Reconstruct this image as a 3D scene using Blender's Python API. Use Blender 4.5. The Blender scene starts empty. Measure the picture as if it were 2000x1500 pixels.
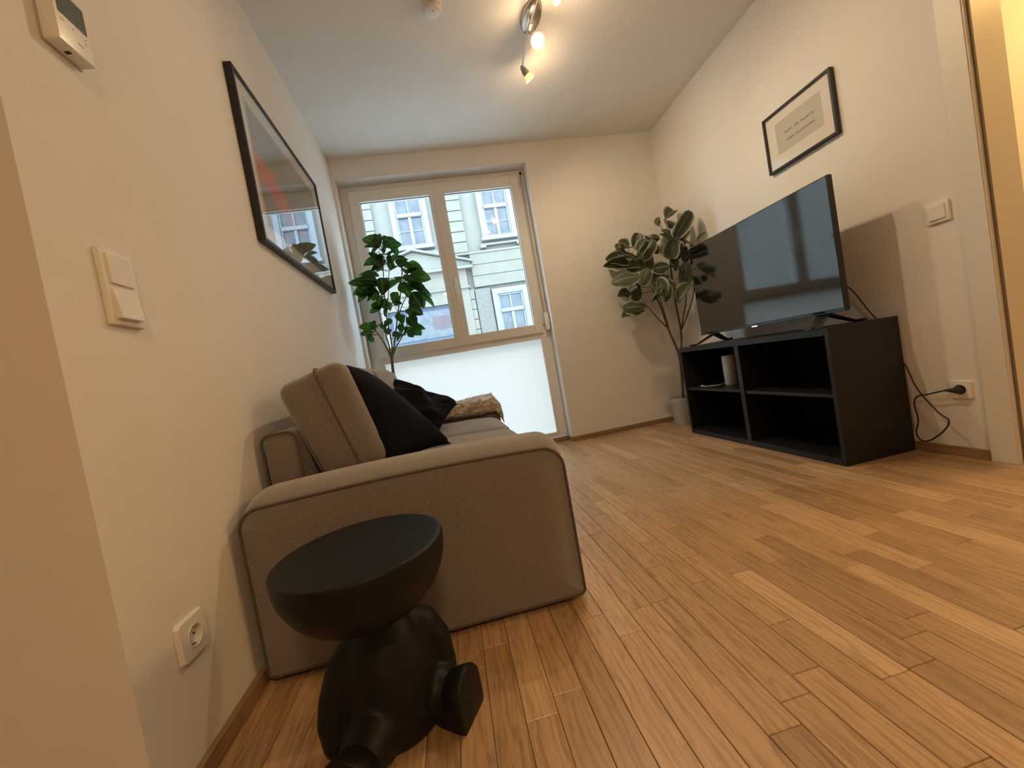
import bpy, bmesh, math, random
from mathutils import Vector, Matrix, Euler, noise

sc = bpy.context.scene
C = sc.collection
PI = math.pi

# ---------------------------------------------------------------- camera
XL, XR, YB, ZC = -0.635, 2.125, 3.34, 2.585      # left wall, right wall, window wall, ceiling
cam_d = bpy.data.cameras.new('camera')
cam_d.sensor_fit = 'HORIZONTAL'; cam_d.sensor_width = 36.0
cam_d.lens = 776.9 / 2000 * 36.0
cam_d.clip_start = 0.02; cam_d.clip_end = 200
cam = bpy.data.objects.new('camera', cam_d); C.objects.link(cam)
cam.matrix_world = Matrix(((0.972533, 0.178098, -0.149865, 0.0),
                           (-0.154410, 0.011858, -0.987936, 0.0),
                           (-0.174172, 0.983941, 0.039032, 0.72),
                           (0, 0, 0, 1)))
sc.camera = cam

# ---------------------------------------------------------------- world, lights, exposure
w = bpy.data.worlds.new('sky'); sc.world = w; w.use_nodes = True
bg = w.node_tree.nodes['Background']
bg.inputs['Color'].default_value = (0.64, 0.82, 0.96, 1); bg.inputs['Strength'].default_value = 9.0
sc.view_settings.view_transform = 'Standard'; sc.view_settings.look = 'None'
sc.view_settings.gamma = 1.0; sc.view_settings.use_curve_mapping = False
sc.view_settings.exposure = 0.0

def light(name, kind, loc, energy, color, target=None, **kw):
    d = bpy.data.lights.new(name, kind); d.energy = energy; d.color = color
    for k, v in kw.items():
        if k != 'portal': setattr(d, k, v)
    if kw.get('portal'): d.cycles.is_portal = True
    o = bpy.data.objects.new(name, d); C.objects.link(o); o.location = loc
    if target is not None:
        o.rotation_euler = (Vector(target) - Vector(loc)).to_track_quat('-Z', 'Y').to_euler()
    return o

WARM = (1.0, 0.77, 0.48)
# daylight guide in the window opening (portal: gives no light of its own)
light('window_portal', 'AREA', (0.17, 3.60, 1.22), 1, (1, 1, 1), (0.17, 0, 1.22), shape='RECTANGLE', size=1.6, size_y=2.5, portal=True)
# the hall lamp on the ceiling behind the camera, and the lamp of the room beyond the doorway
light('hall_light', 'AREA', (0.35, -1.30, 2.45), 29, (1.0, 0.62, 0.32), (0.35, -1.30, 0), shape='DISK', size=0.34)
light('side_room_light', 'POINT', (3.0, 1.12, 2.25), 42, (1.0, 0.60, 0.22), shadow_soft_size=0.12)

# ---------------------------------------------------------------- materials
def mat(name, col=(.8, .8, .8), rough=.5, metal=0., spec=.5, coat=0., sheen=0.):
    m = bpy.data.materials.new(name); m.use_nodes = True
    b = m.node_tree.nodes['Principled BSDF']
    b.inputs['Base Color'].default_value = (*col, 1); b.inputs['Roughness'].default_value = rough
    b.inputs['Metallic'].default_value = metal; b.inputs['Specular IOR Level'].default_value = spec
    b.inputs['Coat Weight'].default_value = coat; b.inputs['Sheen Weight'].default_value = sheen
    return m

class N:
    """small helper to wire nodes"""
    def __init__(s, m): s.t = m.node_tree; s.b = s.t.nodes.get('Principled BSDF')
    def n(s, typ, **kw):
        o = s.t.nodes.new(typ)
        for k, v in kw.items():
            if k.startswith('_'): setattr(o, k[1:], v)
            else:
                key = k.replace('__', ' ')
                if key.isdigit(): key = int(key)
                o.inputs[key].default_value = v
        return o
    def l(s, a, ao, b, bi): s.t.links.new(a.outputs[ao], b.inputs[bi])
    def ramp(s, stops):
        r = s.t.nodes.new('ShaderNodeValToRGB'); e = r.color_ramp.elements
        while len(e) < len(stops): e.new(.5)
        for x, (p, c) in zip(e, stops): x.position = p; x.color = (*c, 1)
        return r

def noisy(name, c1, c2, scale, rough=.6, bump=.1, bscale=None, dist=.001, stretch=(1, 1, 1), **kw):
    m = mat(name, c1, rough, **kw); h = N(m)
    tc = h.n('ShaderNodeTexCoord'); mp = h.n('ShaderNodeMapping'); mp.inputs['Scale'].default_value = stretch
    h.l(tc, 'Object', mp, 0)
    nz = h.n('ShaderNodeTexNoise', Scale=scale, Detail=4.0); h.l(mp, 0, nz, 'Vector')
    r = h.ramp([(.35, c1), (.65, c2)]); h.l(nz, 'Fac', r, 0); h.l(r, 0, h.b, 'Base Color')
    if bump:
        n2 = h.n('ShaderNodeTexNoise', Scale=bscale or scale, Detail=3.0); h.l(mp, 0, n2, 'Vector')
        bp = h.n('ShaderNodeBump', Strength=bump, Distance=dist); h.l(n2, 'Fac', bp, 'Height'); h.l(bp, 0, h.b, 'Normal')
    return m

M = {}
M['wall'] = noisy('white_wall_paint', (.80, .785, .75), (.82, .80, .77), 6, .85, .25, 220, .0006)
M['ceiling'] = noisy('white_ceiling_paint', (.79, .79, .76), (.81, .81, .79), 5, .9, .2, 200, .0006)
M['sub'] = mat('floor_gap', (.05, .028, .015), .9)
M['pvc'] = mat('white_window_frame', (.80, .79, .76), .35)
M['gasket'] = mat('black_gasket', (.02, .02, .022), .6)
M['plastic'] = mat('white_plastic', (.82, .80, .74), .3)
M['plastic_grey'] = mat('grey_plastic', (.45, .43, .40), .4)
M['lcd'] = mat('display', (.11, .13, .12), .15)
M['print'] = mat('brown_print', (.25, .18, .1), .6)
M['black_frame'] = noisy('black_frame_wood', (.012, .011, .011), (.02, .018, .017), 30, .4, .05)
M['matboard'] = mat('white_mat_board', (.80, .76, .70), .8)
M['matboard_edge'] = mat('mat_board_edge', (.55, .50, .45), .8)
M['card'] = mat('grey_card', (.58, .56, .50), .8)
M['ink'] = mat('ink', (.03, .03, .03), .7)
M['cabinet'] = noisy('black_brown_oak_veneer', (.0045, .0042, .0048), (.009, .0082, .0085), 14, .45, .25, 60, .0004, spec=.45, stretch=(1, .15, 1))
M['tv_body'] = mat('tv_body', (.012, .012, .013), .35)
M['tv_rim'] = mat('tv_rim', (.05, .09, .10), .35, metal=.6)
M['chrome'] = mat('brushed_steel', (.42, .39, .35), .32, metal=1)
M['navy'] = noisy('dark_navy_cotton', (.0035, .0038, .0075), (.007, .0075, .013), 9, .9, .3, 900, .0004, spec=.15)
M['fabric'] = noisy('taupe_woven_fabric', (.145, .125, .110), (.26, .235, .215), 520, .95, .6, 700, .0012, sheen=.7)
M['piping'] = noisy('taupe_piping', (.09, .075, .062), (.13, .11, .09), 400, .95, .3)
M['table'] = noisy('matt_black_resin', (.004, .004, .0045), (.0065, .006, .006), 20, .5, .12, 500, .0003, spec=.3)
M['pot'] = noisy('pale_grey_ceramic', (.36, .36, .35), (.42, .42, .40), 12, .6, .1)
M['soil'] = noisy('dark_soil', (.03, .02, .014), (.07, .045, .03), 60, 1, .8, 80, .004)
M['bark_l'] = noisy('green_brown_bark', (.10, .085, .045), (.17, .15, .08), 40, .8, .4, stretch=(1, 1, .2))
M['bark_r'] = noisy('dark_brown_bark', (.055, .032, .022), (.10, .065, .045), 40, .8, .4, stretch=(1, 1, .2))
M['cable'] = mat('black_rubber', (.012, .012, .012), .45)
M['white_cable'] = mat('white_rubber', (.75, .75, .72), .4)
M['speaker'] = noisy('white_speaker_mesh', (.60, .56, .50), (.70, .66, .60), 500, .7, .5, 600, .001)
M['casing'] = mat('white_door_lacquer', (.78, .75, .66), .4)
M['seal'] = mat('door_seal', (.20, .17, .12), .8)
M['sole'] = mat('brown_felt_sole', (.035, .02, .014), .8)

# oak parquet: tone and grain vary from strip to strip through a mesh attribute
def oak(name, attr=True, dark=1.0):
    m = mat(name, (.5, .3, .15), .45, spec=.5, coat=.55); h = N(m)
    tc = h.n('ShaderNodeTexCoord')
    if attr:
        at = h.n('ShaderNodeAttribute', _attribute_name='tone')
    else:
        at = h.n('ShaderNodeValue'); at.outputs[0].default_value = .45
    fo = 'Fac' if attr else 0
    mul = h.n('ShaderNodeVectorMath', _operation='SCALE'); mul.inputs[0].default_value = (13.1, 37.7, 5.3)
    h.l(at, fo, mul, 'Scale')
    add = h.n('ShaderNodeVectorMath', _operation='ADD'); h.l(tc, 'Object', add, 0); h.l(mul, 0, add, 1)
    mp = h.n('ShaderNodeMapping'); mp.inputs['Scale'].default_value = (1, .085, 1); h.l(add, 0, mp, 0)
    wv = h.n('ShaderNodeTexNoise', Scale=55.0, Detail=6.0, Roughness=.62, Distortion=1.1); h.l(mp, 0, wv, 'Vector')
    mp2 = h.n('ShaderNodeMapping'); mp2.inputs['Scale'].default_value = (1, .03, 1); h.l(add, 0, mp2, 0)
    fi = h.n('ShaderNodeTexNoise', Scale=420.0, Detail=2.0); h.l(mp2, 0, fi, 'Vector')
    # cathedral figure
    mp3 = h.n('ShaderNodeMapping'); mp3.inputs['Scale'].default_value = (1, .16, 1); h.l(add, 0, mp3, 0)
    fg = h.n('ShaderNodeTexWave', Scale=16.0, Distortion=14.0, Detail=3.0, _wave_type='BANDS', _bands_direction='X')
    fg.inputs['Detail Scale'].default_value = 1.4; h.l(mp3, 0, fg, 'Vector')
    tone = h.ramp([(0, (.40 * dark, .25 * dark, .125 * dark)), (.35, (.48 * dark, .305 * dark, .155 * dark)),
                   (.72, (.56 * dark, .36 * dark, .188 * dark)), (1, (.63 * dark, .43 * dark, .235 * dark))])
    h.l(at, fo, tone, 0)
    g1 = h.ramp([(.30, (.66, .62, .58)), (.52, (1, 1, 1)), (.8, (1.06, 1.05, 1.02))]); h.l(wv, 'Fac', g1, 0)
    mx = h.n('ShaderNodeMix', _data_type='RGBA', _blend_type='MULTIPLY'); mx.inputs[0].default_value = .95
    h.l(tone, 0, mx, 6); h.l(g1, 0, mx, 7)
    g2 = h.ramp([(.3, (.82, .80, .78)), (.6, (1, 1, 1))]); h.l(fi, 'Fac', g2, 0)
    m2 = h.n('ShaderNodeMix', _data_type='RGBA', _blend_type='MULTIPLY'); m2.inputs[0].default_value = .6
    h.l(mx, 2, m2, 6); h.l(g2, 0, m2, 7)
    g3 = h.ramp([(.0, (.66, .60, .54)), (.28, (1, 1, 1))]); h.l(fg, 'Fac', g3, 0)
    m3 = h.n('ShaderNodeMix', _data_type='RGBA', _blend_type='MULTIPLY'); m3.inputs[0].default_value = .6
    h.l(m2, 2, m3, 6); h.l(g3, 0, m3, 7)
    h.l(m3, 2, h.b, 'Base Color'); h.b.inputs['Coat Roughness'].default_value = .28
    bp = h.n('ShaderNodeBump', Strength=.12, Distance=.0006); h.l(wv, 'Fac', bp, 'Height'); h.l(bp, 0, h.b, 'Normal')
    return m
M['oak'] = oak('oak_parquet')
M['skirt'] = oak('oak_skirting', False, .62)

def glassy(name, tint=(1, 1, 1), boost=1.0):
    m = bpy.data.materials.new(name); m.use_nodes = True; t = m.node_tree; t.nodes.clear()
    o = t.nodes.new('ShaderNodeOutputMaterial'); mx = t.nodes.new('ShaderNodeMixShader')
    tr = t.nodes.new('ShaderNodeBsdfTransparent'); tr.inputs[0].default_value = (*tint, 1)
    gl = t.nodes.new('ShaderNodeBsdfGlossy'); gl.inputs['Roughness'].default_value = 0.0
    # Schlick reflectance, the same from either side of the sheet
    fr = t.nodes.new('ShaderNodeLayerWeight'); fr.inputs['Blend'].default_value = .5
    pw = t.nodes.new('ShaderNodeMath'); pw.operation = 'POWER'; pw.inputs[1].default_value = 5.0
    mm = t.nodes.new('ShaderNodeMath'); mm.operation = 'MULTIPLY_ADD'; mm.use_clamp = True; mm.inputs[1].default_value = .95 * boost; mm.inputs[2].default_value = .045 * boost
    t.links.new(fr.outputs['Facing'], pw.inputs[0]); t.links.new(pw.outputs[0], mm.inputs[0]); t.links.new(mm.outputs[0], mx.inputs[0])
    t.links.new(tr.outputs[0], mx.inputs[1]); t.links.new(gl.outputs[0], mx.inputs[2]); t.links.new(mx.outputs[0], o.inputs[0])
    return m
M['glass'] = glassy('clear_glass', (.97, .99, 1.0), 1.0)
M['picture_glass'] = glassy('picture_glass', (1, 1, 1), 1.15)

def frosted():
    m = bpy.data.materials.new('frosted_glass'); m.use_nodes = True; t = m.node_tree; t.nodes.clear()
    o = t.nodes.new('ShaderNodeOutputMaterial'); mx = t.nodes.new('ShaderNodeMixShader'); mx.inputs[0].default_value = .88
    tr = t.nodes.new('ShaderNodeBsdfDiffuse'); tr.inputs[0].default_value = (.8, .8, .8, 1)
    tl = t.nodes.new('ShaderNodeBsdfTranslucent'); tl.inputs[0].default_value = (.755, .725, .70, 1)
    t.links.new(tr.outputs[0], mx.inputs[1]); t.links.new(tl.outputs[0], mx.inputs[2]); t.links.new(mx.outputs[0], o.inputs[0])
    return m
M['frost'] = frosted()

def screen():
    m = mat('tv_screen', (.006, .006, .007), .07, spec=.9)
    m.node_tree.nodes['Principled BSDF'].inputs['Coat Weight'].default_value = .5
    m.node_tree.nodes['Principled BSDF'].inputs['Coat Roughness'].default_value = .05
    return m
M['screen'] = screen()

def emit(name, col, s):
    m = bpy.data.materials.new(name); m.use_nodes = True; t = m.node_tree; t.nodes.clear()
    o = t.nodes.new('ShaderNodeOutputMaterial'); e = t.nodes.new('ShaderNodeEmission')
    e.inputs[0].default_value = (*col, 1); e.inputs[1].default_value = s; t.links.new(e.outputs[0], o.inputs[0])
    return m
M['bulb'] = emit('lit_bulb', (1.0, .72, .36), 9.0)
M['led'] = emit('standby_led', (1.0, .95, .85), 1.2)

def leafmat(name, dark, light, rim=None, trans=.35):
    m = mat(name, dark, .42); h = N(m)
    tc = h.n('ShaderNodeTexCoord'); oi = h.n('ShaderNodeObjectInfo')
    r = h.ramp([(0, dark), (1, light)]); h.l(oi, 'Random', r, 0)
    sp = h.n('ShaderNodeSeparateXYZ'); h.l(tc, 'UV', sp, 0)
    # u runs 0..1 across the blade, v along it; midrib lighter
    a = h.n('ShaderNodeMath', _operation='SUBTRACT'); a.inputs[1].default_value = .5; h.l(sp, 0, a, 0)
    b = h.n('ShaderNodeMath', _operation='ABSOLUTE'); h.l(a, 0, b, 0)
    mid = h.n('ShaderNodeMath', _operation='LESS_THAN'); mid.inputs[1].default_value = .025; h.l(b, 0, mid, 0)
    mx = h.n('ShaderNodeMix', _data_type='RGBA'); h.l(mid, 0, mx, 0); h.l(r, 0, mx, 6)
    mx.inputs[7].default_value = tuple(min(1, c * 2.2 + .02) for c in light) + (1,)
    out = mx
    if rim:
        nz = h.n('ShaderNodeTexNoise', Scale=38.0, Detail=3.0); h.l(tc, 'Object', nz, 'Vector')
        ad = h.n('ShaderNodeMath', _operation='MULTIPLY_ADD'); ad.inputs[1].default_value = .24; h.l(nz, 'Fac', ad, 0); h.l(b, 0, ad, 2)
        gt = h.n('ShaderNodeMath', _operation='GREATER_THAN'); gt.inputs[1].default_value = .545; h.l(ad, 0, gt, 0)
        m2 = h.n('ShaderNodeMix', _data_type='RGBA'); h.l(gt, 0, m2, 0); h.l(mx, 2, m2, 6); m2.inputs[7].default_value = (*rim, 1)
        out = m2
    h.l(out, 2, h.b, 'Base Color')
    tl = h.n('ShaderNodeBsdfTranslucent'); h.l(out, 2, tl, 'Color')
    ms = h.n('ShaderNodeMixShader'); ms.inputs[0].default_value = trans
    o = m.node_tree.nodes['Material Output']
    h.l(h.b, 0, ms, 1); h.l(tl, 0, ms, 2); h.l(ms, 0, o, 'Surface')
    return m
M['leaf_l'] = leafmat('deep_green_leaf', (.012, .050, .010), (.050, .17, .022), None, .42)
M['leaf_r'] = leafmat('variegated_leaf', (.045, .065, .038), (.10, .125, .075), (.50, .50, .38), .12)
M['leaf_bud'] = mat('red_leaf_sheath', (.55, .12, .08), .5)

def art():
    m = mat('abstract_print', (.3, .3, .28), .6); h = N(m)
    tc = h.n('ShaderNodeTexCoord')
    n1 = h.n('ShaderNodeTexNoise', Scale=2.4, Detail=5.0, Distortion=.8); h.l(tc, 'UV', n1, 'Vector')
    base = h.ramp([(.3, (.12, .17, .15)), (.5, (.20, .25, .21)), (.7, (.32, .36, .30))]); h.l(n1, 'Fac', base, 0)
    # orange-red diagonal cloud: distance from a slanted line in uv
    sp = h.n('ShaderNodeSeparateXYZ'); h.l(tc, 'UV', sp, 0)
    a = h.n('ShaderNodeMath', _operation='MULTIPLY_ADD'); a.inputs[1].default_value = .75; h.l(sp, 0, a, 0); h.l(sp, 1, a, 2)
    n2 = h.n('ShaderNodeTexNoise', Scale=3.5, Detail=4.0, Distortion=1.2); h.l(tc, 'UV', n2, 'Vector')
    b = h.n('ShaderNodeMath', _operation='MULTIPLY_ADD'); b.inputs[1].default_value = .5; h.l(n2, 'Fac', b, 0); h.l(a, 0, b, 2)
    rr = h.ramp([(.58, (0, 0, 0)), (.70, (1, 1, 1)), (.90, (1, 1, 1)), (1.0, (.1, .1, .1))]); h.l(b, 0, rr, 0)
    mx = h.n('ShaderNodeMix', _data_type='RGBA'); h.l(rr, 0, mx, 0); h.l(base, 0, mx, 6); mx.inputs[7].default_value = (.62, .12, .05, 1)
    # darker brown ground along the foot, with thin pale twigs
    g = h.ramp([(.16, (1, 1, 1)), (.40, (0, 0, 0))]); h.l(sp, 1, g, 0)
    m2 = h.n('ShaderNodeMix', _data_type='RGBA'); h.l(g, 0, m2, 0); h.l(mx, 2, m2, 6); m2.inputs[7].default_value = (.16, .10, .07, 1)
    vo = h.n('ShaderNodeTexVoronoi', Scale=5.0, _feature='DISTANCE_TO_EDGE'); h.l(tc, 'UV', vo, 'Vector')
    lt = h.n('ShaderNodeMath', _operation='LESS_THAN'); lt.inputs[1].default_value = .012; h.l(vo, 'Distance', lt, 0)
    g4 = h.ramp([(.28, (.8, .8, .8)), (.5, (0, 0, 0))]); h.l(sp, 1, g4, 0)
    l4 = h.n('ShaderNodeMath', _operation='MULTIPLY'); h.l(lt, 0, l4, 0); h.l(g4, 0, l4, 1)
    m3 = h.n('ShaderNodeMix', _data_type='RGBA'); h.l(l4, 0, m3, 0); h.l(m2, 2, m3, 6); m3.inputs[7].default_value = (.5, .45, .35, 1)
    h.l(m3, 2, h.b, 'Base Color')
    return m
M['art'] = art()

def fur():
    m = mat('brown_faux_fur', (.4, .3, .2), 1.0, sheen=.4); h = N(m)
    tc = h.n('ShaderNodeTexCoord'); mp = h.n('ShaderNodeMapping'); mp.inputs['Scale'].default_value = (.35, 1, 1); h.l(tc, 'Object', mp, 0)
    nz = h.n('ShaderNodeTexNoise', Scale=60.0, Detail=5.0, Distortion=1.5); h.l(mp, 0, nz, 'Vector')
    r = h.ramp([(.28, (.20, .14, .09)), (.48, (.52, .43, .33)), (.64, (.82, .75, .64))]); h.l(nz, 'Fac', r, 0); h.l(r, 0, h.b, 'Base Color')
    bp = h.n('ShaderNodeBump', Strength=.9, Distance=.006); h.l(nz, 'Fac', bp, 'Height'); h.l(bp, 0, h.b, 'Normal')
    return m
M['fur'] = fur()
# street side
M['render'] = noisy('cream_render', (.165, .155, .128), (.185, .172, .142), 4, .9, .2, 30, .004)
M['render_pale'] = noisy('pale_render', (.178, .17, .147), (.193, .185, .16), 3, .9, .1, 30, .003)
M['stipple'] = noisy('stippled_render', (.11, .11, .10), (.185, .175, .15), 26, .95, .9, 26, .02)
M['sash'] = mat('white_sash_paint', (.20, .225, .25), .5)
M['far_pane'] = noisy('curtained_pane', (.05, .063, .08), (.088, .10, .115), 7, .12, 0, spec=.6)
M['far_door'] = noisy('blue_grey_door', (.055, .078, .12), (.073, .095, .145), 5, .6, .1)
M['far_sign'] = noisy('faded_red_notice', (.082, .06, .072), (.10, .078, .087), 4, .6, .1)
M['asphalt'] = noisy('light_stone_paving', (.40, .39, .36), (.48, .47, .44), 30, .95, .4)

# ---------------------------------------------------------------- mesh helpers
def bm_box(bm, x0, x1, y0, y1, z0, z1, bev=0., seg=1):
    r = bmesh.ops.create_cube(bm, size=1.0)
    vs = r['verts']
    for v in vs:
        v.co = Vector(((x0 + x1) / 2 + v.co.x * (x1 - x0), (y0 + y1) / 2 + v.co.y * (y1 - y0), (z0 + z1) / 2 + v.co.z * (z1 - z0)))
    if bev > 0:
        es = list({e for v in vs for e in v.link_edges})
        bmesh.ops.bevel(bm, geom=es, offset=bev, segments=seg, profile=.6, affect='EDGES', clamp_overlap=True)
    return bm

def bm_tube(bm, pts, rad, sides=8, closed=False, caps=True):
    pts = [Vector(p) for p in pts]; n = len(pts)
    rads = rad if isinstance(rad, (list, tuple)) else [rad] * n
    rings = []; up = None
    for i, p in enumerate(pts):
        a = pts[(i - 1) % n] if (closed or i > 0) else p
        b = pts[(i + 1) % n] if (closed or i < n - 1) else p
        t = (b - a).normalized()
        if up is None:
            up = Vector((0, 0, 1)) if abs(t.z) < .9 else Vector((1, 0, 0))
        s = t.cross(up)
        if s.length < 1e-5: s = t.cross(Vector((0, 1, 0)))
        s.normalize(); up = s.cross(t).normalized()
        rings.append([bm.verts.new(p + (s * math.cos(k * 2 * PI / sides) + up * math.sin(k * 2 * PI / sides)) * rads[i]) for k in range(sides)])
    m = n if closed else n - 1
    for i in range(m):
        A, B = rings[i], rings[(i + 1) % n]
        for k in range(sides):
            bm.faces.new((A[k], A[(k + 1) % sides], B[(k + 1) % sides], B[k]))
    if caps and not closed:
        bm.faces.new(rings[0][::-1]); bm.faces.new(rings[-1])
    return bm

def spline(pts, k=6):
    """Catmull-Rom through the points"""
    P = [Vector(p) for p in pts]; P = [P[0]] + P + [P[-1]]; out = []
    for i in range(1, len(P) - 2):
        for j in range(k):
            t = j / k; a, b, c, d = P[i - 1:i + 3]
            out.append(.5 * ((2 * b) + (c - a) * t + (2 * a - 5 * b + 4 * c - d) * t * t + (3 * b - a - 3 * c + d) * t ** 3))
    out.append(P[-2]); return out

def bm_lathe(bm, prof, center=(0, 0, 0), seg=40, mtx=None):
    rings = []; cx, cy, cz = center
    for r, z in prof:
        if r < 1e-6:
            rings.append([bm.verts.new((cx, cy, cz + z))])
        else:
            rings.append([bm.verts.new((cx + r * math.cos(2 * PI * k / seg), cy + r * math.sin(2 * PI * k / seg), cz + z)) for k in range(seg)])
    for A, B in zip(rings, rings[1:]):
        for k in range(seg):
            a = A[k % len(A)]; a2 = A[(k + 1) % len(A)]; b = B[k % len(B)]; b2 = B[(k + 1) % len(B)]
            f = [v for i, v in enumerate((a, a2, b2, b)) if v not in (a, a2, b2, b)[:i]]
            if len(f) > 2: bm.faces.new(f)
    if mtx is not None: bmesh.ops.transform(bm, matrix=mtx, verts=[v for R in rings for v in R])
    return bm

def obj(name, bm, m, parent=None, smooth=True, angle=40):
    me = bpy.data.meshes.new(name)
    bmesh.ops.recalc_face_normals(bm, faces=bm.faces); bm.to_mesh(me); bm.free()
    if m is not None: me.materials.append(m)
    if smooth:
        for p in me.polygons: p.use_smooth = True
        try: me.set_sharp_from_angle(angle=math.radians(angle))
        except Exception: pass
    o = bpy.data.objects.new(name, me); C.objects.link(o)
    if parent is not None: o.parent = parent
    return o

def box(name, b, m, parent=None, bev=0., seg=2, kind=None):
    o = obj(name, bm_box(bmesh.new(), *b, bev, seg), m, parent, True, 16)
    if kind: o['kind'] = kind
    return o

def local(parent_loc, o):
    """keeps world-coordinate geometry in place under an empty that stands elsewhere"""
    o.matrix_parent_inverse = Matrix.Translation(parent_loc).inverted(); return o

def thing(name, label, cat, loc=(0, 0, 0), group=None):
    o = bpy.data.objects.new(name, None); C.objects.link(o); o.location = loc; o.empty_display_size = .05
    o['label'] = label; o['category'] = cat
    if group: o['group'] = group
    return o

def settle(root, children=None):
    """geometry was made in world coordinates: shift it so it stays put under the empty at the thing's base"""
    loc = root.location.copy()
    for ch in list(root.children):
        if ch.get('own_origin'): 
            ch.location = ch.location - loc; del ch['own_origin']
        elif ch.data is not None and ch.data.users == 1:
            ch.data.transform(Matrix.Translation(-loc))
            for g in ch.children:
                if g.data is not None: g.data.transform(Matrix.Translation(-loc))
        else: ch.location = ch.location - loc

def empty_struct(name, loc=(0, 0, 0)):
    o = bpy.data.objects.new(name, None); C.objects.link(o); o.location = loc; o['kind'] = 'structure'; o.empty_display_size = .1
    return o
def struct(name, bm, m, smooth=False):
    o = obj(name, bm, m, None, smooth); o['kind'] = 'structure'; return o

# ---------------------------------------------------------------- the room shell
T = .16
struct('ceiling', bm_box(bmesh.new(), -2.6, 4.4, -3.2, 3.62, ZC, ZC + .15), M['ceiling'])
bm = bmesh.new()
bm_box(bm, -.78, XL, .782, 3.62, -.02, ZC)
bm_box(bm, -2.5, -.78, .782, .93, -.02, ZC)
struct('wall_left', bm, M['wall'])
# window wall with its opening: x -0.61 .. 0.95, z 0 .. 2.425
WX0, WX1, WZ1 = -.612, .950, 2.422
bm = bmesh.new()
bm_box(bm, XL, WX0, YB, 3.62, -.02, ZC)
bm_box(bm, WX1, 2.27, YB, 3.62, -.02, ZC)
bm_box(bm, WX0, WX1, YB, 3.62, WZ1, ZC)
struct('wall_window', bm, M['wall'])
DY = 1.227      # far jamb of the doorway
bm = bmesh.new()
bm_box(bm, XR, XR + T, DY + .02, YB, -.02, ZC)
bm_box(bm, XR, XR + T, .33, DY + .02, 2.06, ZC)
bm_box(bm, XR, XR + T, -3.0, .33, -.02, ZC)
struct('wall_right', bm, M['wall'])
struct('wall_behind', bm_box(bmesh.new(), -2.6, 4.4, -3.15, -3.0, -.02, ZC), M['wall'])
struct('wall_hall', bm_box(bmesh.new(), -2.6, -2.5, -3.0, .93, -.02, ZC), M['wall'])
bm = bmesh.new()
bm_box(bm, 3.55, 3.7, -3.0, 3.3, -.02, ZC)
bm_box(bm, XR + T, 3.55, 3.2, 3.3, -.02, ZC)
struct('wall_side_room', bm, M['wall'])

# skirting boards
def skirt(name, b):
    o = struct(name, bm_box(bmesh.new(), *b, .003, 2), M['skirt'], True); return o
skirt('baseboard_left', (XL, XL + .016, .785, YB, 0, .042))
skirt('baseboard_window', (WX1 + .003, XR - .016, YB - .016, YB, 0, .040))
skirt('baseboard_right', (XR - .016, XR, 1.31, YB - .0, 0, .042))
skirt('baseboard_reveal', (WX1 - .014, WX1, YB - .012, 3.45, 0, .040))
skirt('baseboard_threshold', (WX0 + .02, WX1 - .014, 3.438, 3.455, 0, .042))

# ---------------------------------------------------------------- parquet floor, strip by strip
def plank_bm(bm, x0, x1, y0, y1, tone):
    g = .0005; b = .0011
    x0 += g; x1 -= g; y0 += g; y1 -= g
    lay = bm.verts.layers.float.get('tone') or bm.verts.layers.float.new('tone')
    top = [bm.verts.new(p) for p in ((x0 + b, y0 + b, 0), (x1 - b, y0 + b, 0), (x1 - b, y1 - b, 0), (x0 + b, y1 - b, 0))]
    mid = [bm.verts.new(p) for p in ((x0, y0, -b), (x1, y0, -b), (x1, y1, -b), (x0, y1, -b))]
    low = [bm.verts.new(p) for p in ((x0, y0, -.012), (x1, y0, -.012), (x1, y1, -.012), (x0, y1, -.012))]
    for v in top + mid + low: v[lay] = tone
    bm.faces.new(top)
    for A, B in ((top, mid), (mid, low)):
        for k in range(4): bm.faces.new((A[k], B[k], B[(k + 1) % 4], A[(k + 1) % 4]))

floor = empty_struct('floor')
sub = box('subfloor', (-2.6, 4.4, -3.0, 3.62, -.10, -.0125), M['sub'], floor, 0)
Rn = random.Random(11)
W = .0683
planks = []
ix = 0; x = -2.5
while x < 3.55:
    x1 = min(x + W, 3.55)
    y = -3.0 + Rn.uniform(-.4, 0)
    while y < 3.46:
        L = Rn.choice((.30, .36, .42, .46, .46, .50, .54, .60))
        a, b = max(y, -3.0), min(y + L, 3.455)
        # stay inside the rooms: nothing beneath the left wall block or beyond the window wall
        if x1 < XL - .03: b = min(b, .80)
        if x > WX1 + .0: b = min(b, 3.35)
        if b - a > .02:
            t = min(1, max(0, Rn.gauss(.44, .27)))
            if Rn.random() < .07: t = Rn.uniform(.85, 1)
            planks.append((x, x1, a, b, t))
        y += L
    x = x1
def seen(p):
    x0, x1, y0, y1, t = p; cx, cy = (x0 + x1) / 2, (y0 + y1) / 2
    v = cam.matrix_world.inverted() @ Vector((cx, cy, 0))
    if v.z > -.15: return 0
    px, py = 1000 + 776.9 * v.x / -v.z, 750 - 776.9 * v.y / -v.z
    if not (-160 < px < 2160 and 0 < py < 1680): return 0
    if cx < XL - .02 or cx > 2.4: return 0
    if cx < .22 and 1.2 < cy < 2.85: return 0         # beneath the sofa
    if cx > 1.76 and 1.6 < cy < 2.75: return 0        # beneath the cabinet
    if cx > 2.16 and cy > 1.2: return 0
    return (x1 - x0) * (y1 - y0) / (v.z * v.z) / (-v.z)
rank = sorted(planks, key=seen, reverse=True)
single = [p for p in rank[:298] if seen(p) > 0]
rest = [p for p in planks if p not in single]
for p in single:
    bm = bmesh.new(); plank_bm(bm, *p); obj('plank', bm, M['oak'], floor, False)
bm = bmesh.new()
for p in rest: plank_bm(bm, *p)
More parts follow.
